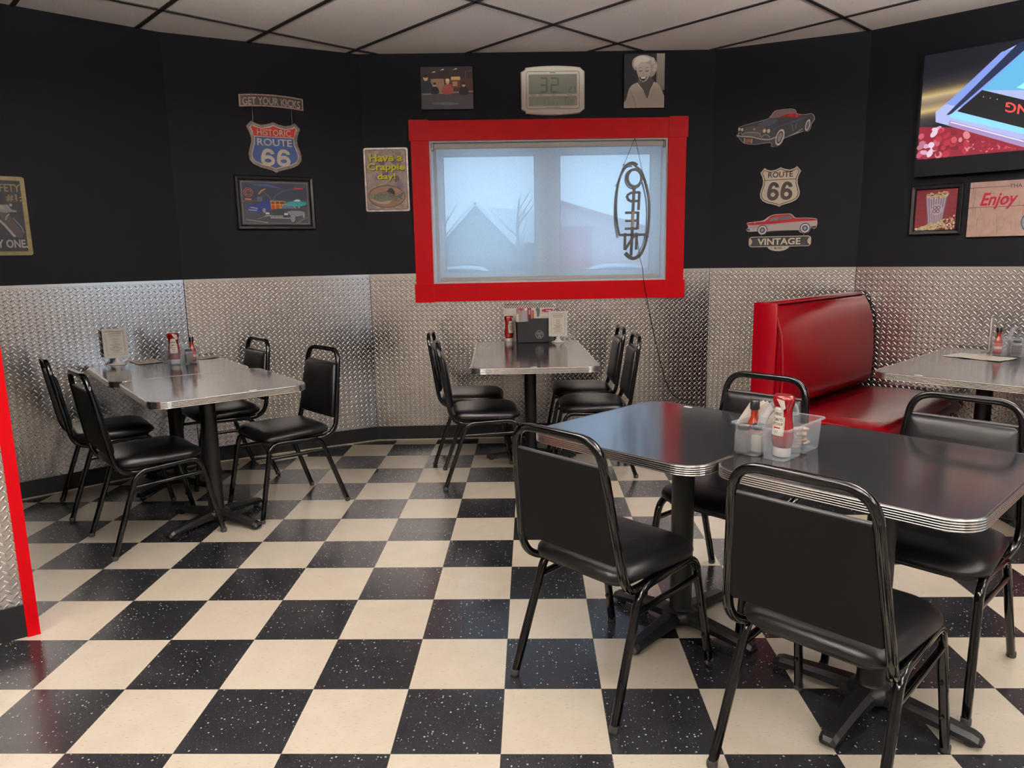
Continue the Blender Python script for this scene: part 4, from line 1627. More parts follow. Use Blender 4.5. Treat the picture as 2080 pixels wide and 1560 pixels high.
m_.poly(spline([(-.075, .105), (-.06, .15), (-.01, .163), (.04, .145), (.02, .125), (-.03, .118), (-.055, .09)], 4), y - .0015, flat('b8afa5'))
for q in ((.06, .12), (.075, .095), (.068, .07), (.055, .14)):
    m_.ell(q[0], q[1], .014, .012, y - .0017, flat('a59c92'), 12)
for ex in (-.028, .018):
    m_.line([(ex - .012, .066), (ex, .062), (ex + .012, .068)], .005, y - .0015, flat('2e2826'))
    m_.line([(ex - .013, .082), (ex, .088), (ex + .012, .084)], .003, y - .0015, flat('5a504a'))
m_.line([(-.008, .06), (-.014, .038), (-.002, .034)], .003, y - .0015, flat('7a6e66'))
m_.poly(spline([(-.034, .026), (-.008, .020), (.018, .028), (.0, .002), (-.02, .004)], 4), y - .0015, flat('2d2624'))
m_.poly([(-.026, .023), (.010, .024), (.004, .015), (-.02, .014)], y - .0018, flat('e2dace'))
m_.build('print', cv)

# --- cut-out roadster
t = on_wall('roadster_sign', 'cut-out sign of a black open roadster with red seats', 'sign', 'R1', .372, 2.172)
K = .000297


def C(*p):
    """outline points measured in a 2080 x 1127 grid over the sign"""
    return [((x - 1050) * K, (600 - z) * K) for x, z in p]


out = spline(C((175, 700), (215, 640), (205, 540), (260, 500), (420, 460), (640, 420), (880, 370), (960, 260), (1030, 210), (1200, 200), (1370, 205), (1450, 240), (1490, 320), (1660, 350), (1760, 340), (1830, 370), (1860, 470), (1800, 570),
                (1770, 690), (1690, 735), (1620, 720), (1320, 810), (1220, 850), (1160, 960), (1080, 1010), (960, 1000), (930, 915), (600, 930), (350, 880), (230, 750)), 4)
m_ = MB()
m_.slab(out, -.008, 0, flat('a8a09a', .4))
pl = m_.build('plate', t)
m_ = MB()
y = -.0084
m_.poly(inset(out, .003), y, flat('1c1d22', .3))
m_.poly(spline(C((900, 370), (970, 265), (1040, 222), (1200, 212), (1360, 218), (1430, 250), (1470, 330), (1470, 395), (1200, 370)), 4), y - .0003, flat('7a6468', .3))
m_.poly(spline(C((1110, 360), (1280, 310), (1380, 310), (1480, 330), (1600, 370), (1520, 400), (1400, 400), (1230, 375)), 3), y - .0006, flat('8c1420'))
m_.poly(spline(C((1280, 330), (1320, 305), (1390, 315), (1400, 350), (1330, 360)), 3), y - .0009, flat('b81c2a'))
m_.line(C((890, 370), (965, 262), (1035, 212), (1200, 203), (1370, 208), (1445, 245), (1480, 330), (1480, 400)), .0025, y - .0012, flat('b9a6a8'))
m_.poly(spline(C((640, 500), (800, 410), (920, 390), (1080, 420), (900, 540)), 4), y - .0003, flat('3a3e50', .25))
m_.poly(spline(C((330, 640), (420, 520), (600, 520), (820, 560), (760, 680), (500, 660)), 4), y - .0003, flat('3d3734', .3))
m_.poly(spline(C((920, 640), (1100, 560), (1400, 470), (1640, 400), (1640, 450), (1300, 540), (1100, 590), (1000, 650)), 4), y - .0003, flat('2f3350', .25))
for cx, cz_, r in ((238, 560, 34), (300, 575, 36), (795, 640, 46), (885, 650, 46)):
    q = C((cx, cz_))[0]
    m_.ell(q[0], q[1], r * K * .9, r * K * 1.15, y - .0008, flat('6d6a66'))
    m_.ell(q[0], q[1], r * K * .7, r * K * .92, y - .0011, flat('cfcac0'))
q = C((570, 590))[0]
m_.ell(q[0], q[1], .008, .008, y - .0008, flat('8e837a'), 12)
chm = flat('b5ada6', .3)
m_.poly(spline(C((325, 700), (360, 655), (500, 655), (690, 690), (705, 770), (520, 750), (360, 720)), 4), y - .0006, flat('4a4644'))
m_.line(spline(C((320, 705), (350, 655), (500, 650), (690, 690), (710, 775)), 4, False), .0035, y - .0012, chm)
m_.line(spline(C((180, 695), (300, 725), (520, 755), (700, 810), (900, 840), (1060, 795)), 4, False), .0075, y - .0014, chm)
m_.line(spline(C((735, 790), (790, 730), (870, 740), (920, 800)), 4, False), .004, y - .0012, chm)
m_.line(spline(C((220, 680), (250, 640), (290, 650), (300, 700)), 4, False), .003, y - .0012, chm)
m_.poly(C((375, 785), (520, 805), (515, 890), (370, 865)), y - .0012, flat('8c5a48'))
m_.line(C((360, 765), (355, 870)), .006, y - .0016, chm)
m_.line(C((530, 800), (520, 895)), .006, y - .0016, chm)
m_.line(C((1320, 800), (1480, 740), (1650, 640)), .006, y - .0009, flat('8f8b88'))
m_.line(C((1380, 545), (1420, 690)), .002, y - .0009, flat('7d7e88'))
m_.line(C((1480, 520), (1470, 650)), .002, y - .0009, flat('7d7e88'))
q = C((1140, 810))[0]
m_.ell(q[0] - .014, q[1] - .008, .036, .058, y - .0012, flat('211e1e'), 28, -.25)
m_.ell(q[0], q[1], .026, .054, y - .0015, flat('d6cec4'), 28, -.25)
m_.ell(q[0] - .001, q[1], .019, .042, y - .0018, flat('3a3434'), 28, -.25)
m_.ell(q[0] - .001, q[1], .013, .030, y - .0021, flat('8b8784'), 20, -.25)
q = C((1720, 590))[0]
m_.ell(q[0] - .008, q[1] - .010, .022, .038, y - .0012, flat('211e1e'), 24, -.25)
m_.ell(q[0], q[1], .0145, .037, y - .0015, flat('d6cec4'), 24, -.2)
m_.ell(q[0], q[1], .0095, .027, y - .0018, flat('5c6270'), 20, -.2)
m_.build('print', pl)

# --- white highway shield, right
t = on_wall('highway_shield', 'cream highway shield sign with black numerals, below the roadster sign', 'sign', 'R1', .413, 1.784)
sw, shh = .262, .272
m_ = MB()
m_.slab(shield(sw, shh), -.008, 0, flat('d8cdb8', .4))
pl = m_.build('plate', t)
m_ = MB()
ol = inset(shield(sw, shh), .010)
m_.line(ol, .0045, -.0086, flat('33241f'), True)
m_.line([(-.104, .046), (.104, .046)], .004, -.0086, flat('33241f'))
m_.text('ROUTE', 0, .080, .160, .038, -.0088, flat('2b2422'), .02)
sixes(m_, 0, -.030, .164, .124, .024, -.0088, flat('211d1d'), .010)
m_.build('print', pl)

# --- red and white car with street sign
t = on_wall('car_sign', 'cut-out red and white classic car joined to a dark street sign below it', 'sign', 'R1', .434, 1.5)
K = .000415


def D(*p):
    return [((x - 770) * K, (1090 - z) * K) for x, z in p]


body = spline(D((215, 980), (330, 965), (480, 945), (560, 890), (640, 858), (760, 850), (900, 852), (950, 885), (990, 920), (1150, 925), (1290, 940), (1320, 970), (1320, 1060), (1290, 1105), (1230, 1100), (1200, 1160), (1120, 1180), (1050, 1150),
                  (1020, 1125), (570, 1130), (520, 1180), (440, 1180), (390, 1130), (250, 1130), (210, 1090), (240, 1050)), 3)
m_ = MB()
m_.slab(body, -.008, 0, flat('b9aeab', .35))
cb = m_.build('car_body', t)
m_ = MB()
y = -.0084
m_.poly(spline(D((225, 990), (350, 975), (500, 960), (580, 895), (650, 868), (760, 860), (890, 862), (930, 890), (980, 930), (1150, 935), (1280, 950), (1300, 975), (1000, 985), (760, 1000), (500, 1015), (260, 1020)), 3), y, flat('9c1a28', .3))
m_.poly(D((575, 945), (640, 905), (720, 890), (715, 955), (580, 968)), y - .0003, flat('59605e', .25))
m_.poly(D((735, 890), (905, 885), (935, 940), (735, 955)), y - .0003, flat('545a60', .25))
m_.line(D((490, 960), (560, 905)), .008, y - .0003, flat('c9c2bb'))
m_.poly(D((215, 1075), (265, 1085), (270, 1110), (215, 1100)), y - .0003, flat('4a4a4e'))
m_.poly(D((1230, 1070), (1310, 1060), (1300, 1095), (1230, 1100)), y - .0003, flat('38383c'))
m_.line(D((260, 1060), (480, 1040), (700, 1010)), .002, y - .0004, flat('4e4a4c'))
m_.poly(spline(D((330, 975), (340, 960), (360, 975), (345, 990)), 3), y - .0004, flat('d4a49c'))
for cx, cz_ in ((470, 1108), (1140, 1095)):
    q = D((cx, cz_))[0]
    m_.ell(q[0], q[1], .034, .036, y - .0006, flat('232024'), 24)
    m_.ell(q[0], q[1], .029, .030, y - .0009, flat('d5cdc8'), 24)
    m_.ell(q[0], q[1], .019, .020, y - .0012, flat('47506a'), 20)
    m_.ell(q[0], q[1], .009, .010, y - .0015, flat('9aa0ac'), 14)
m_.build('print', cb)
for xx in (455, 1125):
    q0, q1 = D((xx, 1170), (xx, 1222))
    m_ = MB()
    m_.tube([(q0[0], -.004, q0[1]), (q1[0], -.004, q1[1])], .0018, M_ALU, 6)
    m_.build('hanger', t)
q0, q1 = D((258, 1388), (1242, 1215))
m_ = MB()
m_.slab(rrect(q0[0], q0[1], q1[0], q1[1], .022, 5), -.008, 0, flat('c9c0b0', .4))
c0 = D((735, 1380))[0]
m_.slab([(c0[0] + .072 * math.cos(a), c0[1] + .034 * math.sin(a)) for a in [PI + PI * k / 14 for k in range(15)]], -.0078, 0, flat('c9c0b0', .4))
vp = m_.build('street_plate', t)
m_ = MB()
m_.poly(rrect(q0[0] + .005, q0[1] + .005, q1[0] - .005, q1[1] - .005, .018, 5), -.0084, flat('1c1d20'))
for sx_, qx in ((1, q0[0] + .003), (-1, q1[0] - .003)):
    m_.poly([(qx + sx_ * .020 * math.cos(a), (q0[1] + q1[1]) / 2 + .024 * math.sin(a)) for a in [-PI / 2 + PI * k / 10 for k in range(11)]], -.0087, flat('cdbfae'))
m_.text('VINTAGE', c0[0] + .002, (q0[1] + q1[1]) / 2, .282, .046, -.0088, flat('d6cebb'), .025)
m_.text('BLVD', c0[0], c0[1] - .013, .052, .015, -.0084, flat('2a2624'), .03)
m_.ell(c0[0] - .042, c0[1] - .012, .003, .003, -.0084, flat('2a2624'), 8)
m_.ell(c0[0] + .042, c0[1] - .012, .003, .003, -.0084, flat('2a2624'), 8)
m_.build('print', vp)

# --- television
t = on_wall('television', 'large flat television showing a tilted clock radio on red cloth', 'television', 'R2', .5, 2.14, -.06)
sx0, sx1, sz0, sz1 = -.527, .56, -.248, .362
m_ = MB()
blk = mat('black_gloss_bezel', '05060b', 0.35, spec=.06, noise=.05)
m_.box((sx0 - .012, 0.0, sz0 - .105), (sx1 + .012, .035, sz1 + .014), blk)
m_.box((sx0 - .012, -.006, sz0 - .105), (sx1 + .012, -.0001, sz0 - .002), blk)
m_.build('housing', t)
m_ = MB()
m_.box((-.2, .0352, -.15), (.2, .0585, .2), M_TUBE)
m_.build('wall_mount', t)
m_ = MB()
y = -.0008
E_ = lambda c, s=1.0: emat('screen_' + c, c, s)


def clipb(pts):
    return clipr(pts, sx0, sz0, sx1, sz1)


m_.rect(sx0, sz0, sx1, sz1, y, E_('14141f'))
KEYS = ('16161f', '1b1b26', '24232a', '332d2c', '4c4138', '8a7650', 'c4ac78', '9a8670', '84705f', 'a08a66', 'c9b070', '76654e', '463d3a', '322c30', '262228')
NB = 42
rc = random.Random(5)
for k in range(NB):
    f = k / (NB - 1) * (len(KEYS) - 1)
    a, b = KEYS[int(f)], KEYS[min(len(KEYS) - 1, int(f) + 1)]
    c = ''.join('%02x' % round(int(a[i:i + 2], 16) + (int(b[i:i + 2], 16) - int(a[i:i + 2], 16)) * (f - int(f))) for i in (0, 2, 4))
    z = .24 - .0072 * k
    m_.poly(clipb([(sx0, z + .0075), (-.12, z + .034), (-.12, z + .026), (sx0, z)]), y - .00001 * (k + 1), E_(c))
m_.poly(clipb([(sx0, -.052), (-.2, -.10), (.0, -.17), (.3, -.26), (sx0, -.26)]), y - .0004, E_('8e1a30'))
for k in range(150):
    cx = rc.uniform(sx0 + .012, .10)
    cz_ = rc.uniform(sz0 + .012, -.075 - .42 * max(0, cx + .40))
    if cz_ < sz0 + .012:
        continue
    far_ = (cx - sx0) / .6
    col = rc.choice(['b02a3e', '7a1228', 'c84a5a', 'a01c34', 'd07a86', '8c1830'] if far_ > .18 else ['c9a0b4', 'b26a80', 'd8c0d0', 'a02a40', 'c05068'])
    r = .026 if far_ < .45 else .009
    m_.ell(cx, cz_, r * rc.uniform(.5, 1), r * rc.uniform(.4, .8), y - .0005 - .000002 * k, E_(col), 9, rc.uniform(0, 3))
# the clock radio
y2 = -.0020
m_.poly(clipb([(-.445, .025), (-.38, .075), (-.12, .31), (-.06, .335), (.12, .362), (.56, .362), (.56, -.30), (.20, -.25), (-.36, -.068), (-.44, -.035)]), y2, E_('a9b4e4'))
m_.poly(clipb([(-.13, .31), (.06, .335), (-.30, .03), (-.385, .06), (-.40, .055)]), y2 - .0002, E_('7f96e0'))
m_.poly(clipb([(-.05, .345), (.03, .345), (-.365, -.005), (-.385, .0)]), y2 - .0004, E_('1e2a4a'))
m_.poly(clipb([(.03, .345), (.56, .40), (.56, .02), (.12, .06), (-.21, .115)]), y2 - .0006, E_('62b2de'))
m_.poly(clipb([(-.21, .115), (.56, -.20), (.56, -.36), (.30, -.245), (-.33, .012)]), y2 - .0008, E_('0d0e16'))
m_.poly(clipb([(-.37, -.002), (-.33, .012), (.32, -.25), (.26, -.25), (-.36, -.02)]), y2 - .0010, E_('8cd4f4'))
m_.line([(-.36, -.045), (.02, -.20)], .006, y2 - .0012, E_('e4dcf8'))
m_.poly(clipb([(-.365, -.035), (.12, -.235), (.04, -.24), (-.37, -.065)]), y2 - .0010, E_('a088b8'))
m_.poly(clipb([(-.04, .10), (.10, .20), (.16, .30), (.56, .33), (.56, .0), (.20, .02)]), y2 - .0008, E_('9cecf4'))
m_.poly(clipb([(.0, .10), (.06, .14), (.10, .12), (.05, .085)]), y2 - .0010, E_('7a90b0'))
m_.poly(clipb([(.06, .16), (.12, .20), (.16, .18), (.10, .14)]), y2 - .0010, E_('8a98b8'))
for k in range(3):
    m_.ell(-.20 + .035 * k, .075 - .012 * k, .003, .003, y2 - .0012, E_('d8c0a0'), 8)
m_.text('PROCESSING', .145, -.075, .50, .052, y2 - .0014, E_('ff4a44', 1.2), .012, -.25, PI - .33)
m_.build('screen', t)

# --- popcorn picture
t = on_wall('picture_frame', 'black framed popcorn picture hung under the television', 'picture', 'R2', .089, 1.584)
W, H = .286, .306
m_ = MB()
rings = [[(x, y, z) for x, z in inset([(-W / 2, -H / 2), (W / 2, -H / 2), (W / 2, H / 2), (-W / 2, H / 2)], d)] for d, y in [(0, 0.0), (0, -.024), (.006, -.030), (.022, -.026), (.030, -.012)]]
m_.loft(rings, fm, None, False, True, False)
m_.build('frame', t)
m_ = MB()
y = -.0116
m_.rect(-W / 2 + .028, -H / 2 + .028, W / 2 - .028, H / 2 - .028, y, flat('5e1822'))
for r_ in range(8):
    z = -.10 + .029 * r_
    m_.line([(-.113, z), (.113, z)], .0016, y - .0002, flat('74383f'))
    for k in range(5):
        xx = -.10 + .055 * k + (.027 if r_ % 2 else 0)
        if xx < .112:
            m_.line([(xx, z), (xx, min(.124, z + .029))], .0016, y - .0002, flat('74383f'))
m_.poly([(-.040, -.10), (.036, -.10), (.060, .085), (-.055, .085)], y - .0005, flat('cfc6cc'))
for k in range(9):
    a = -.038 + .0088 * k
    m_.poly([(a, -.10), (a + .004, -.10), ((a + .004) * 1.62, .08), (a * 1.62, .08)], y - .0008, flat('7a6a86'))
m_.ell(.006, .0, .032, .034, y - .0011, flat('cfc6cc'), 20)
for k, (cx, cz_) in enumerate(((-.006, .012), (.014, .012), (-.008, -.010), (.012, -.010))):
    m_.line([(cx + .009 * math.cos(a), cz_ + .009 * math.sin(a)) for a in [2 * PI * j / 10 for j in range(10)]], .004, y - .0014, flat('5a2a48'), True)
pr = random.Random(2)
for k in range(240):
    if k < 50:
        cx, cz_ = pr.uniform(-.055, .058), pr.uniform(.07, .105)
    else:
        cx = pr.uniform(-.108, .108)
        cz_ = pr.uniform(-.119, -.118 + max(.006, (cx + .11) * .36))
    m_.ell(cx, cz_, pr.uniform(.005, .009), pr.uniform(.004, .007), y - .0017 - .000003 * k, flat(pr.choice(['d8cba0', 'c9b884', 'e6dcc0', 'bfa562', 'e9e2cf', '9c8654'])), 7, pr.uniform(0, 3))
m_.build('print', t)

# --- wooden "Enjoy" sign
t = on_wall('wooden_sign', 'pale wooden plank sign with red script, beside the popcorn picture', 'sign', 'R2', .61, 1.572)
W, H = .686, .322
m_ = MB()
wd_ = mat('whitewashed_planks', 'c4a498', 0.6, noise=.14, nscale=25)
m_.box((-W / 2, -.018, -H / 2), (W / 2, 0, H / 2), wd_)
bd = m_.build('board', t)
m_ = MB()
y = -.0184
dk = flat('5c4038')
for z in (.128, .012):
    m_.line([(-W / 2, z), (W / 2, z)], .003, y, dk)
wr = random.Random(9)
for k in range(60):
    xx, z = wr.uniform(-W / 2 + .01, W / 2 - .01), wr.uniform(-H / 2 + .01, H / 2 - .06)
    l = wr.uniform(.02, .09)
    m_.line([(xx, z), (xx + wr.uniform(-.004, .004), min(H / 2 - .004, z + l))], wr.uniform(.0008, .002), y, flat('8d6a5e'))
m_.rect(-.14, .120, .14, .136, y - .0001, wd_)
m_.text('THA', -.112, .128, .062, .022, y - .0004, flat('35304a'), .01)
for bx in ('Enjoy',):
    m_.text(bx, -.190, .046, .190, .098, y - .0006, flat('a51c38'), .022, .32)
m_.text('T', -.035, .062, .055, .080, y - .0006, flat('a51c38'), .022, .32)
cx, cz_ = .0, -.082
m_.line([(cx + .068 * math.cos(a), cz_ + .068 * math.sin(a)) for a in [2 * PI * k / 36 for k in range(36)]], .006, y - .0004, flat('1d5472'), True)
m_.line([(cx + .060 * math.cos(a), cz_ + .060 * math.sin(a)) for a in [2 * PI * k / 36 for k in range(36)]], .003, y - .0004, flat('8fb0bc'), True)
bl_ = flat('1f5f92')
m_.ell(cx - .020, cz_ + .026, .019, .019, y - .0004, bl_)
m_.ell(cx + .016, cz_ + .030, .016, .016, y - .0004, bl_)
m_.rect(cx - .030, cz_ - .022, cx + .022, cz_ + .008, y - .0004, bl_)
m_.poly([(cx + .024, cz_ - .008), (cx + .044, cz_ + .008), (cx + .044, cz_ - .024)], y - .0004, bl_)
m_.line([(cx - .006, cz_ - .02), (cx - .022, cz_ - .055)], .004, y - .0004, bl_)
m_.line([(cx - .006, cz_ - .02), (cx + .012, cz_ - .055)], .004, y - .0004, bl_)
m_.build('print', bd)

# --- hanging OPEN sign, seen from behind
t = on_wall('open_sign', 'black neon open sign seen from behind, hanging in front of the shade', 'sign', 'B', 1.000, 1.640, -.004)
K = .000667


def O(*p):
    return [((x - 340) * K, (850 - z) * K) for x, z in p]


bp_ = mat('black_sign_plastic', '0a0a0b', 0.4, noise=.1)
nt_ = mat('unlit_neon_tube', 'c6ccd0', 0.25, noise=.03)
m_ = MB()
la = spline(O((378, 372), (330, 345), (262, 370), (205, 470), (170, 610), (158, 790), (168, 950), (196, 1095)), 4, False)
m_.bar(la, [.026 - .012 * min(1, i / 12) for i in range(len(la))], -.012, .010, bp_)
ra = spline(O((372, 385), (430, 440), (480, 580), (512, 740), (516, 930), (500, 1100), (470, 1220), (420, 1310), (352, 1342), (300, 1320), (262, 1283)), 4, False)
m_.bar(ra, [.014 + .013 * max(0, min(1, (i - 24) / 10)) for i in range(len(ra))], -.012, .010, bp_)
m_.bar(O((195, 1090), (508, 1090)), .018, -.012, .010, bp_)
m_.bar(O((352, 580), (340, 860), (334, 1100), (325, 1310)), .018, -.012, .010, bp_)
m_.build('backing', t)
for nm, strokes in (('O', None), ('P', [O((408, 640), (400, 830)), O((408, 645), (318, 650), (285, 670), (275, 690), (288, 722), (318, 738), (404, 735))]),
                    ('E', [O((396, 848), (392, 1032)), O((396, 857), (258, 857)), O((394, 942), (260, 942)), O((393, 1025), (256, 1025))]),
                    ('N', [O((384, 1070), (380, 1248)), O((258, 1070), (256, 1250)), O((258, 1248), (335, 1130), (380, 1075))])):
    m_ = MB()
    if nm == 'O':
        m_.bar(O(*[(354 + 76 * math.cos(a), 497 + 88 * math.sin(a)) for a in [2 * PI * k / 28 for k in range(28)]]), .0165, -.014, .008, bp_, True)
    else:
        for st in strokes:
            m_.bar(st, .0165, -.014, .008, bp_)
    m_.build('letter', t)
m_ = MB()
for pts in (spline(O((330, 372), (262, 390), (200, 500), (160, 640), (146, 800), (150, 960), (176, 1110)), 4, False), spline(O((440, 540), (476, 680), (492, 800), (494, 950), (482, 1090), (440, 1230), (350, 1350), (262, 1295)), 4, False),
            O(*[(346 + 88 * math.cos(a), 505 + 100 * math.sin(a)) for a in [2 * PI * k / 24 for k in range(22)]])):
    m_.tube([(x, .016, z) for x, z in pts], .006, nt_, 8)
m_.build('neon_tube', t)
m_ = MB()
m_.box((-.010, -.016, -.105), (.006, -.0125, -.0), flat('b5a48c'))
m_.build('spec_plate', t)
for a, b in ((O((350, 95))[0], O((236, 366))[0]), (O((356, 95))[0], O((440, 440))[0]), (O((236, 366))[0], O((158, 572))[0])):
    m_ = MB()
    n = int(math.hypot(b[0] - a[0], b[1] - a[1]) / .008)
    for k in range(n):
        f0, f1 = k / n, (k + .8) / n
        sgn = .0012 if k % 2 else -.0012
        m_.tube([(a[0] + (b[0] - a[0]) * f0, -.004 + sgn, a[1] + (b[1] - a[1]) * f0), (a[0] + (b[0] - a[0]) * f1, -.004 - sgn, a[1] + (b[1] - a[1]) * f1)], .0018, M_IRON, 5)
    m_.build('chain', t)
m_ = MB()
q = O((352, 70))[0]
m_.tube([(q[0], .010, q[1] + .008), (q[0], -.006, q[1] + .004), (q[0], -.006, q[1] - .014), (q[0], .0, q[1] - .017)], .0018, M_IRON, 6)
m_.build('hook', t)
for q in O((236, 362), (156, 574), (176, 1112), (486, 574), (504, 1112)):
    m_ = MB()
    m_.tube([(q[0] + .006 * math.cos(a), -.002, q[1] + .006 * math.sin(a)) for a in [2 * PI * k / 12 for k in range(12)]], .0015, M_IRON, 6, closed=True)
    m_.build('eyelet', t)

m_ = MB()
cd = [(1.036, -.010, 1.44), (1.047, -.014, 1.36), (1.056, -.020, 1.30), (1.068, -.031, 1.25), (1.085, -.034, 1.12), (1.108, -.034, 1.01), (1.140, -.016, .87), (1.175, -.012, .717), (1.215, -.012, .56), (1.255, -.012, .42), (1.315, -.012, .30), (1.40, -.018, .262), (1.50, -.018, .258)]
sp_ = [Vector(p) for p in cd]
pts = []
for i in range(len(sp_) - 1):
    for k in range(4):
        f = k / 4
        p0, p1, p2, p3 = sp_[max(0, i - 1)], sp_[i], sp_[i + 1], sp_[min(len(sp_) - 1, i + 2)]
        pts.append(.5 * ((2 * p1) + (-p0 + p2) * f + (2 * p0 - 5 * p1 + 4 * p2 - p3) * f * f + (-p0 + 3 * p1 - 3 * p2 + p3) * f ** 3))
pts.append(sp_[-1])
m_.tube(pts, .0022, M_TUBE, 6)
o_ = m_.build('power_cord', loc=oB, rotz=rB)
tag(o_, 'thin black cord running from the open sign down the diamond plate', 'cord')

# --- floor register by the angled wall
t = thing('floor_vent', 'cream metal floor vent grille beside the baseboard', 'vent', (-1.628, 3.008, 0), math.radians(36))
m_ = MB()
cm_ = mat('cream_vent_metal', 'cfc3aa', 0.45, noise=.06)
m_.prism(rrect(-.168, -.045, .168, .045, .012, 4), [(0, .0005), (0, .003), (.006, .006)], cm_, None, False)
m_.build('plate', t)
m_ = MB()
for k in range(16):
    xx = -.135 + .018 * k
    m_.box((xx - .0035, -.026, .0061), (xx + .0035, .026, .0066), M_IRON)
m_.build('slots', t)['label'] = 'row of dark slots'

# ------------------------------------------------------------------ things on the tables
TT = TZ + .0006


def make_caddy():
    t = thing('condiment_caddy', 'clear plastic caddy', 'caddy')
    hx, hy, h = .0405, .0590, .098
    for sx in (-1, 1):
        for sy in (-1, 1):
            cx, cy = sx * .0445, sy * .063
            m_ = MB()
            def ring(k, z, r=.013):
                return [(x, y, z) for x, y in rrect(cx - hx + k, cy - hy + k, cx + hx - k, cy + hy - k, r, 4)]
            m_.loft([ring(.0075, 0), ring(.005, .003), ring(.002, .05), ring(0, h)], M_PLASTIC, None, True, True, False)
            m_.build('compartment', t)
    m_ = MB()
    o1, o2 = rrect(-.094, -.131, .094, .131, .016, 6), rrect(-.085, -.122, .085, .122, .013, 6)
    m_.loft([[(x, y, h - .004) for x, y in o1], [(x, y, h) for x, y in o1], [(x, y, h + .0015) for x, y in inset(o1, .003)], [(x, y, h) for x, y in o2]], M_PLASTIC, None, True, False, False)
    m_.build('rim', t)
    m_ = MB()
    arc = [(-.116 * math.cos(a), h - .002 + .064 * math.sin(a)) for a in [PI * k / 16 for k in range(17)]]
    arc2 = [(-.098 * math.cos(a), h - .002 + .044 * math.sin(a)) for a in [PI * k / 16 for k in range(17)]]
    rings = []
    for (y, z), (y2, z2) in zip(arc, arc2):
        rings.append([(-.011, y, z), (.011, y, z), (.009, y2, z2), (-.009, y2, z2)])
    m_.loft(rings, M_PLASTIC, None, True)
    m_.build('handle', t)
    return t


def make_ketchup():
    t = thing('ketchup_bottle', 'squeeze bottle of ketchup standing on its white cap', 'bottle')
    prof = [(.022, .028, .028), (.026, .031, .034), (.0275, .0345, .050), (.0275, .0355, .070), (.0255, .0330, .088), (.0235, .0290, .108), (.0228, .0275, .130), (.0232, .0285, .148), (.0260, .0330, .160),
            (.0275, .0350, .172), (.0268, .0340, .182), (.020, .027, .187)]
    N = 26
    m_ = MB()
    m_.loft([[(b * math.cos(2 * PI * k / N), a * math.sin(2 * PI * k / N), z) for k in range(N)] for a, b, z in prof], M_KETCH)
    bd = m_.build('body', t)
    m_ = MB()
    m_.lathe([(.0235, 0), (.0245, .002), (.0245, .024), (.0225, .028)], M_CAPW, 24, sx=1.12, sy=.95)
    m_.build('cap', t)

    def wrap(x, z, lift):
        for (a0, b0, z0), (a1, b1, z1) in zip(prof, prof[1:]):
            if z0 <= z <= z1:
                f = (z - z0) / (z1 - z0)
                a, b = a0 + (a1 - a0) * f + lift, b0 + (b1 - b0) * f + lift
                break
        th = x / .031
        return (b * math.sin(th), -a * math.cos(th), z)
    m_ = MB()

    def patch(cols, lift, mt):
        """label strip: rows of (z, half width)"""
        vs, fs = [], []
        K_ = 8
        for z, hw in cols:
            for k in range(K_ + 1):
                vs.append(wrap(-hw + 2 * hw * k / K_, z, lift))
        for j in range(len(cols) - 1):
            for k in range(K_):
                a = j * (K_ + 1) + k
                fs.append((a, a + 1, a + K_ + 2, a + K_ + 1))
        m_.add(vs, fs, mt, True)
    keys = [(.066, .0190), (.080, .0205), (.100, .0225), (.118, .0235), (.1225, .0235), (.1235, .0190), (.136, .0190), (.144, .0175), (.150, .0130), (.1525, .0070)]
    patch(keys, .0010, flat('ded8cc', .4))
    patch([(z, hw - .0025) for z, hw in keys[:-1]] + [(.1505, .006)], .0014, flat('9aa08f', .4))
    patch([(z, hw - .0035) for z, hw in keys[:-1]] + [(.1495, .005)], .0017, flat('e6e0d2', .4))
    for body, z, w, h, c in (('HEINZ', .1315, .027, .0085, '2c2a28'), ('TOMATO', .1140, .034, .0095, '2c2a28'), ('KETCHUP', .1010, .034, .0085, '2c2a28'), ('57', .078, .010, .007, '3c6a3a')):
        vs, fs = glyphs(body, .02, 0)
        xs, zs = [p[0] for p in vs], [p[1] for p in vs]
        kx, kz = w / (max(xs) - min(xs)), h / (max(zs) - min(zs))
        m_.add([wrap((px - (max(xs) + min(xs)) / 2) * kx, z + (pz - (max(zs) + min(zs)) / 2) * kz, .0021) for px, pz in vs], fs, flat(c, .4))
    patch([(.087, .010), (.092, .010)], .0021, flat('a8403a', .4))
    m_.build('label', bd)
    return t


def make_sauce():
    t = thing('hot_sauce_bottle', 'small hot sauce bottle with a black cap', 'bottle')
    m_ = MB()
    m_.lathe([(.0185, 0), (.0205, .003), (.0205, .072), (.0190, .082), (.0120, .098), (.0108, .106), (.0108, .122), (.012, .124), (.012, .128)], M_SAUCE, 20)
    b = m_.build('glass_body', t)
    m_ = MB()
    m_.lathe([(.0140, .124), (.0145, .126), (.0145, .150), (.0130, .153)], M_CAPB, 20)
    m_.build('cap', t)
    m_ = MB()
    m_.lathe([(.0209, .014), (.0210, .015), (.0210, .064), (.0209, .065)], flat('c05a58', .5), 20, caps=False)
    m_.lathe([(.0212, .030), (.0213, .031), (.0213, .044), (.0212, .045)], flat('e2d8c4', .5), 20, caps=False)
    m_.build('label', b)
    return t


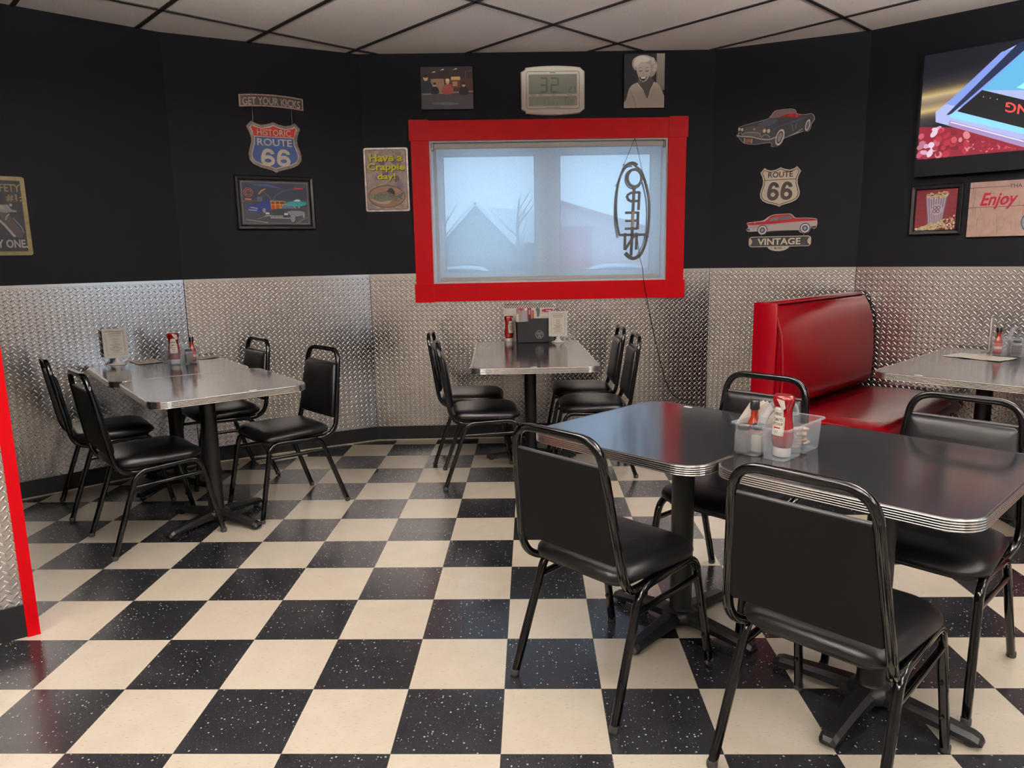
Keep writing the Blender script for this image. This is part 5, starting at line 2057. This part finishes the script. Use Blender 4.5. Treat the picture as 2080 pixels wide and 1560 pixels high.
def make_shaker(fill, nm):
    t = thing('shaker', nm, 'shaker')
    m_ = MB()
    ol = rrect(-.0215, -.0215, .0215, .0215, .006, 3)
    m_.prism(ol, [(.003, 0), (0, .003), (0, .058), (.003, .068), (.006, .072)], M_GLASS)
    b = m_.build('glass_body', t)
    m_ = MB()
    m_.prism(inset(ol, .0025), [(.001, .003), (0, .005), (0, .055)], fill)
    m_.build('contents', b)
    m_ = MB()
    m_.lathe([(.0195, .071), (.0205, .072), (.0205, .083), (.019, .087), (.010, .0885)], M_CAPB, 18)
    m_.build('lid', t)
    return t


def make_stand(label):
    """card in a white frame on a footed base"""
    t = thing('card_stand', label, 'card stand')
    m_ = MB()
    m_.lathe([(.046, 0), (.048, .002), (.046, .005), (.030, .010), (.018, .018), (.012, .030), (.011, .042), (.013, .046)], M_CAPW, 24, sy=.8)
    m_.build('foot', t)
    w, h, z0 = .132, .178, .042
    m_ = MB()
    for a, b in (((-w / 2, z0), (w / 2, z0 + .013)), ((-w / 2, z0 + h - .013), (w / 2, z0 + h)), ((-w / 2, z0 + .013), (-w / 2 + .013, z0 + h - .013)), ((w / 2 - .013, z0 + .013), (w / 2, z0 + h - .013))):
        m_.box((a[0], -.008, a[1]), (b[0], .006, b[1]), M_CAPW)
    m_.box((-w / 2 + .012, .001, z0 + .012), (w / 2 - .012, .005, z0 + h - .012), M_CAPW)
    m_.build('frame', t)
    m_ = MB()
    m_.box((-w / 2 + .0135, -.001, z0 + .0135), (w / 2 - .0135, .0008, z0 + h - .0135), M_PAPER)
    g_ = flat('77746e')
    m_.bar(rrect(-w / 2 + .019, z0 + .019, w / 2 - .019, z0 + h - .019, .001, 1), .0014, -.0014, -.0011, g_, True)
    for k, (hw, th) in enumerate(((.036, .0035), (.036, .002), (.030, .002), (.0, 0), (.014, .0022), (.018, .0022), (.012, .0022), (.018, .0022), (.013, .0022), (.026, .0022), (.024, .0022), (.015, .004), (.030, .0022), (.034, .0022), (.026, .0022), (.018, .0022), (.030, .002))):
        if hw:
            z = z0 + h - .030 - k * .0073
            m_.line([(-hw, z), (hw, z)], th, -.0013, g_)
    m_.build('card', t)
    return t


def make_mat(label, w, d, seed, cols=('e9e2d4', 'c2483f', 'b9aea0')):
    """printed paper place mat, slightly wavy, lying on a table"""
    t = thing('paper_mat', label, 'paper')
    rr = random.Random(seed)
    ph = rr.uniform(0, 6)
    Z = lambda x, y: .0022 + .0014 * math.sin(x * 38 + ph) * math.cos(y * 31 + ph) + .0006
    m_ = MB()
    nx, ny = 12, 9
    vs = [(-w / 2 + w * i / nx, -d / 2 + d * j / ny) for j in range(ny + 1) for i in range(nx + 1)]
    fs = [(j * (nx + 1) + i, j * (nx + 1) + i + 1, (j + 1) * (nx + 1) + i + 1, (j + 1) * (nx + 1) + i) for j in range(ny) for i in range(nx)]
    m_.add([(x, y, Z(x, y)) for x, y in vs], fs, flat(cols[0], .35), True)
    m_.add([(x, y, Z(x, y) - .0004) for x, y in vs], [tuple(reversed(f)) for f in fs], flat(cols[0], .35), True)
    for k in range(26):
        x, y = rr.uniform(-w * .44, w * .36), rr.uniform(-d * .43, d * .43)
        l, h = rr.uniform(.012, .04), rr.uniform(.002, .006)
        m_.add([(a, b, Z(a, b) + .0006) for a, b in ((x, y), (x + l, y), (x + l, y + h), (x, y + h))], [(0, 1, 2, 3)], flat(cols[1 + (k % 3 > 0)], .4))
    m_.build('sheet', t)
    return t


def place(o, p, rz, label, group=None):
    o.location, o.rotation_euler = p, (0, 0, rz)
    o['label'] = label
    if group:
        o['group'] = group
    return o


Q = -PI / 4
# --- clear caddy across the dark tables
cu_, cv_ = .305, .915


def cp(dx, dy, dz=.0045):
    """point in the caddy: dx along u, dy along v"""
    x, y, _ = uvxy(cu_ + dx, cv_ + dy)
    return (x, y, TT + dz)


cad0 = place(make_caddy(), cp(0, 0, .0004), Q, 'clear plastic caddy standing across the joint of the dark tables')
ket0 = place(make_ketchup(), cp(.043, -.060, .0045), math.radians(-58), 'ketchup bottle in the near corner of the caddy on the dark tables')
sau0 = place(make_sauce(), cp(-.062, -.036, .0045), 0.4, 'hot sauce bottle with a black cap in the caddy on the dark tables')
pep0 = place(make_shaker(M_PEPPER, ''), cp(-.0625, -.098, .0045), Q + .05, 'pepper shaker in the caddy on the dark tables')
sal0 = place(make_shaker(M_SALT, ''), cp(-.0285, -.068, .0045), Q - .03, 'salt shaker in the caddy on the dark tables')


def make_napkins():
    t = thing('napkin_stack', '', 'napkins')
    for k in range(5):
        m_ = MB()
        a = .30 + .10 * k
        q = [(-.012, .0)] + [(-.012 + r_ * math.cos(b + a), r_ * math.sin(b + a)) for r_, b in ((.085, .35), (.120, 1.135), (.085, 1.92))]
        ri = [[(x, -.004 + .0030 * k - d, z) for x, z in q] for d in (0, .0018)]
        m_.loft(ri, M_PAPER, None, False)
        m_.build('napkin', t)
    return t


nk = place(make_napkins(), cp(-.060, .026, .030), 0, 'folded cream napkins standing in the caddy on the dark tables')
nk.rotation_euler = (0.06, 0.0, -.12)
cpk = None
for k in range(6):
    nmk = ['topmost', 'second', 'third', 'fourth', 'fifth', 'lowest'][k]
    p = cp(.040 + .012 * math.sin(k * 2.1), .052 + .012 * math.cos(k * 1.7), .060 - .0105 * k)
    lb = nmk + ' cream packet from the top in the caddy on the dark tables'
    if cpk is None:
        cpk = thing('cream_packet', lb, 'packet', p, .3, 'cream packets in the caddy')
        m_ = MB()
        m_.rbox((-.024, -.015, 0), (.024, .015, .0085), mat('striped_packet', 'b79c84', 0.4, noise=.5, nscale=70), .004)
        m_.build('sachet', cpk)
    else:
        dup(cpk, p, .3 + .9 * k, lb)
m_ = MB()
m_.add([wp for wp in ((-.014, 0, 0), (.012, .002, -.003), (.016, .004, -.026), (.004, .006, -.034))], [(0, 1, 2, 3)], M_PAPER)
m_.add([wp for wp in ((-.014, .001, 0), (.012, .003, -.003), (.016, .005, -.026), (.004, .007, -.034))], [(3, 2, 1, 0)], M_PAPER)
x, y, z = cp(.050, -.092, .178)
pp = m_.build('torn_seal', ket0, (0.012, -.031, .178))
pp['label'] = 'torn cream seal'

# --- caddy on the pushed-together tables
lc = Vector((-2.065, 2.590, TT))


def lp(dx, dy, dz=.0045):
    return (lc.x + dx * math.cos(AL) - dy * math.sin(AL), lc.y + dx * math.sin(AL) + dy * math.cos(AL), TT + dz)


dup(cad0, lp(0, 0, .0004), AL, 'clear plastic caddy on the tables by the angled wall')
dup(ket0, lp(-.044, -.066), math.radians(24), 'ketchup bottle in the caddy on the tables by the angled wall')
dup(sau0, lp(.0635, -.045), .8, 'hot sauce bottle in the caddy on the tables by the angled wall')
dup(pep0, lp(.029, -.096), AL + .05, 'pepper shaker in the caddy on the tables by the angled wall')
st0 = place(make_stand(''), (-2.425, 2.535, TT), math.radians(27), 'white framed card stand at the edge of the tables by the angled wall')
place(make_mat('', .14, .21, 4), (-2.305, 2.635, TT), AL + .1, 'crumpled printed paper mat lying between card stand and caddy')
place(make_mat('', .15, .12, 6), (-1.985, 2.800, TT), AL + .2, 'small printed paper mat lying behind the caddy by the angled wall')

# --- window table
my = 3.395
cd_ = thing('napkin_caddy', 'black metal caddy with a round white emblem on the window table', 'caddy', (.108, my, TT), math.radians(2.6))
m_ = MB()
ol = rrect(-.120, -.050, .120, .050, .018, 5)
bk_ = mat('black_caddy_metal', '08090c', 0.42, spec=.25, noise=.08)
m_.loft([[(x, y, 0) for x, y in inset(ol, .006)], [(x, y, .004) for x, y in inset(ol, .003)], [(x, y, .145 + .016 * (x / .12) ** 2 * (1 if x > 0 else .3)) for x, y in ol], [(x, y, .143 + .016 * (x / .12) ** 2 * (1 if x > 0 else .3)) for x, y in inset(ol, .003)],
         [(x, y, .008) for x, y in inset(ol, .008)]], bk_, None, False)
body = m_.build('box', cd_)
m_ = MB()
m_.box((-.026, -.046, .01), (.118, -.042, .172), bk_)
m_.build('divider', cd_)
m_ = MB()
ey = -.0512
ex, ez = .046, .058
m_.line([(ex + .027 * math.cos(a), ez + .027 * math.sin(a)) for a in [2 * PI * k / 28 for k in range(28)]], .0022, ey, flat('d8d4cc'), True)
for k, (hw, dz) in enumerate(((.017, .012), (.021, .003), (.012, -.009), (.010, -.016))):
    n = 5 if k < 2 else 3
    for j in range(n):
        xa = ex - hw + 2 * hw * (j + .1) / n
        m_.line([(xa, ez + dz - .003), (xa + hw / n, ez + dz + .004), (xa + 1.5 * hw / n, ez + dz - .003)], .0018, ey, flat('d8d4cc'))
m_.build('emblem', body)
for k, (lx, dy, tone) in enumerate(((.086, .064, 'e6dfd0'), (.076, .0715, 'eae4d8'))):
    t = thing('menu', ['printed menu with a checkered border propped behind the black caddy', 'second menu propped behind the front one, against the plate wall'][k], 'menu', (lx + .01, my + dy + .012, TT), math.radians(2.6))
    m_ = MB()
    W2, H2 = .184, .255 + .006 * k
    lean = lambda x, z, y: (x, y + .018 * z / .25, z)
    for pts, lift, c in (((-W2, 0, W2, H2), 0, tone),):
        m_.box((pts[0], -.001, .0), (pts[2], .001, pts[3]), flat(c, .4), lambda x, y, z: (x, y + .018 * z / .25, z))
    o2 = MB()
    def pr_(x0, z0, x1, z1, c, l=.0014):
        o2.add([lean(x, z, -l) for x, z in ((x0, z0), (x1, z0), (x1, z1), (x0, z1))], [(0, 1, 2, 3)], flat(c, .45))
    q = .0088
    n = int(2 * W2 / q)
    for i in range(n):
        for j in range(2):
            if (i + j) % 2:
                pr_(-W2 + i * q, H2 - (j + 1) * q, -W2 + (i + 1) * q, H2 - j * q, '1b1b1d')
    for i in range(int(H2 / q) - 2):
        for j in range(2):
            if (i + j) % 2:
                pr_(W2 - (j + 1) * q, i * q, W2 - j * q, (i + 1) * q, '1b1b1d')
    pr_(-.098, .175, -.045, .236, 'a8203a')
    pr_(-.022, .10, .006, .236, '6a1626')
    pr_(-.014, .19, -.002, .225, 'b8aca4', .0017)
    pr_(.010, .11, .024, .220, 'c0503c')
    pr_(.096, .205, .160, .228, '8c1832')
    o2.add([lean(.090 + .010 * math.cos(a), .216 + .010 * math.sin(a), -.0014) for a in [2 * PI * i / 14 for i in range(14)]], [tuple(range(14))], flat('b0405a', .45))
    pr_(.110, .211, .150, .221, 'd6b8b8', .0017)
    o2.add([lean(x, z, -.0014) for x, z in spline([(.038, .232), (.062, .236), (.068, .205), (.056, .170), (.046, .178), (.044, .205)], 3)], [tuple(range(18))], flat('4c5450', .45))
    for i in range(12):
        pr_(.034 if i % 3 else .074, .10 + .011 * i, .036 if i % 3 else .13, .102 + .011 * i, '8b857c')
    m_.build('sheet', t)
    o2.build('print', t)
t = thing('cutlery_bag', 'clear wrapped cutlery bundle standing in the black caddy', 'cutlery', (.108 - .072, my - .002, TT + .012), math.radians(2.6))
m_ = MB()
wr_ = clear('clear_wrapper', 'd9d8dc', .42, .12)
rnd = random.Random(8)
rings = []
for j in range(9):
    z = .0 + .215 * j / 8
    hw = .030 + .012 * math.sin(j * .35)
    rings.append([(hw * math.cos(2 * PI * k / 18) + rnd.uniform(-.003, .003), .026 * math.sin(2 * PI * k / 18) + rnd.uniform(-.003, .003), z + (rnd.uniform(-.012, .014) if j == 8 else 0)) for k in range(18)])
m_.loft(rings, wr_)
m_.build('wrapper', t)
for k in range(3):
    m_ = MB()
    x = -.02 + .017 * k
    m_.rbox((x - .006, -.003, .004), (x + .006, .003, .17 + .01 * k), M_CAPW, .002)
    m_.build('utensil', t)
t = thing('paper_sleeve', 'cream paper sleeve with a wooden tip in the black caddy', 'sleeve', (.108 - .106, my - .018, TT + .012), math.radians(2.6))
t.name = 'paper_sleeve'
m_ = MB()
m_.loft([[(x, y, z) for x, y in rrect(-w, -.005, w, .005, .004, 3)] for w, z in ((.012, 0), (.012, .17), (.007, .195))], M_PAPER)
m_.build('sleeve', t)
m_ = MB()
m_.tube([(0, 0, .19), (.001, 0, .212), (.001, 0, .228)], .007, mat('pale_wood', 'a8987c', .6, noise=.2, nscale=80), 10)
m_.build('wood_tip', t)
dup(ket0, (-.062, 3.425, TT), math.radians(40), 'ketchup bottle standing beside the black caddy on the window table')
dup(st0, (.288, 3.360, TT), math.radians(2), 'white framed card stand beside the black caddy on the window table')

# --- booth table
bc = lambda a, b, dz=.0: bxy(a, b, TT + dz)
cx_ = lambda dx, dy, dz=.0045: bc(1.195 + dy, .905 + dx, dz)
dup(cad0, cx_(0, 0, .0004), Q, 'clear plastic caddy on the booth table, cut by the picture edge')
dup(sau0, cx_(-.062, -.074), .2, 'hot sauce bottle in the caddy on the booth table')
dup(pep0, cx_(.030, -.072), Q - .3, 'pepper shaker in the caddy on the booth table')
t = thing('acrylic_stand', 'clear acrylic sign holder seen edge-on, standing on the booth table', 'sign holder', bc(1.235, .775), math.radians(-38))
m_ = MB()
for yy in (-.0085, .0085):
    m_.box((-.001, yy - .0, 0), (.001, yy, 0), M_ACRYL) if False else None
m_.box((-.0010, -.052, .004), (.0010, .052, .205), M_ACRYL)
m_.box((.0075, -.052, .004), (.0095, .052, .205), M_ACRYL)
m_.build('panel', t)
m_ = MB()
m_.box((.0015, -.050, .008), (.0070, .050, .200), M_PAPER)
m_.build('card', t)
m_ = MB()
m_.prism(rrect(-.036, -.052, .045, .052, .006, 3), [(0, 0), (0, .003), (.001, .004)], M_ACRYL, None, False)
m_.build('foot', t)
t = thing('syrup_bottle', 'amber syrup jar behind the caddy on the booth table', 'jar', bc(1.262, 1.035), 0.2)
m_ = MB()
m_.lathe([(.028, 0), (.033, .004), (.034, .08), (.033, .15), (.024, .175), (.016, .182), (.016, .190)], clear('amber_syrup', '8a4a20', .7, .08, 'd09050'), 22)
m_.build('glass_body', t)
m_ = MB()
m_.lathe([(.0175, .186), (.018, .188), (.018, .206), (.015, .209)], M_CAPW, 18)
m_.build('cap', t)
place(make_mat('', .30, .20, 11), bc(.935, .800), Q - .2, 'printed paper mat lying on the booth table before the caddy')
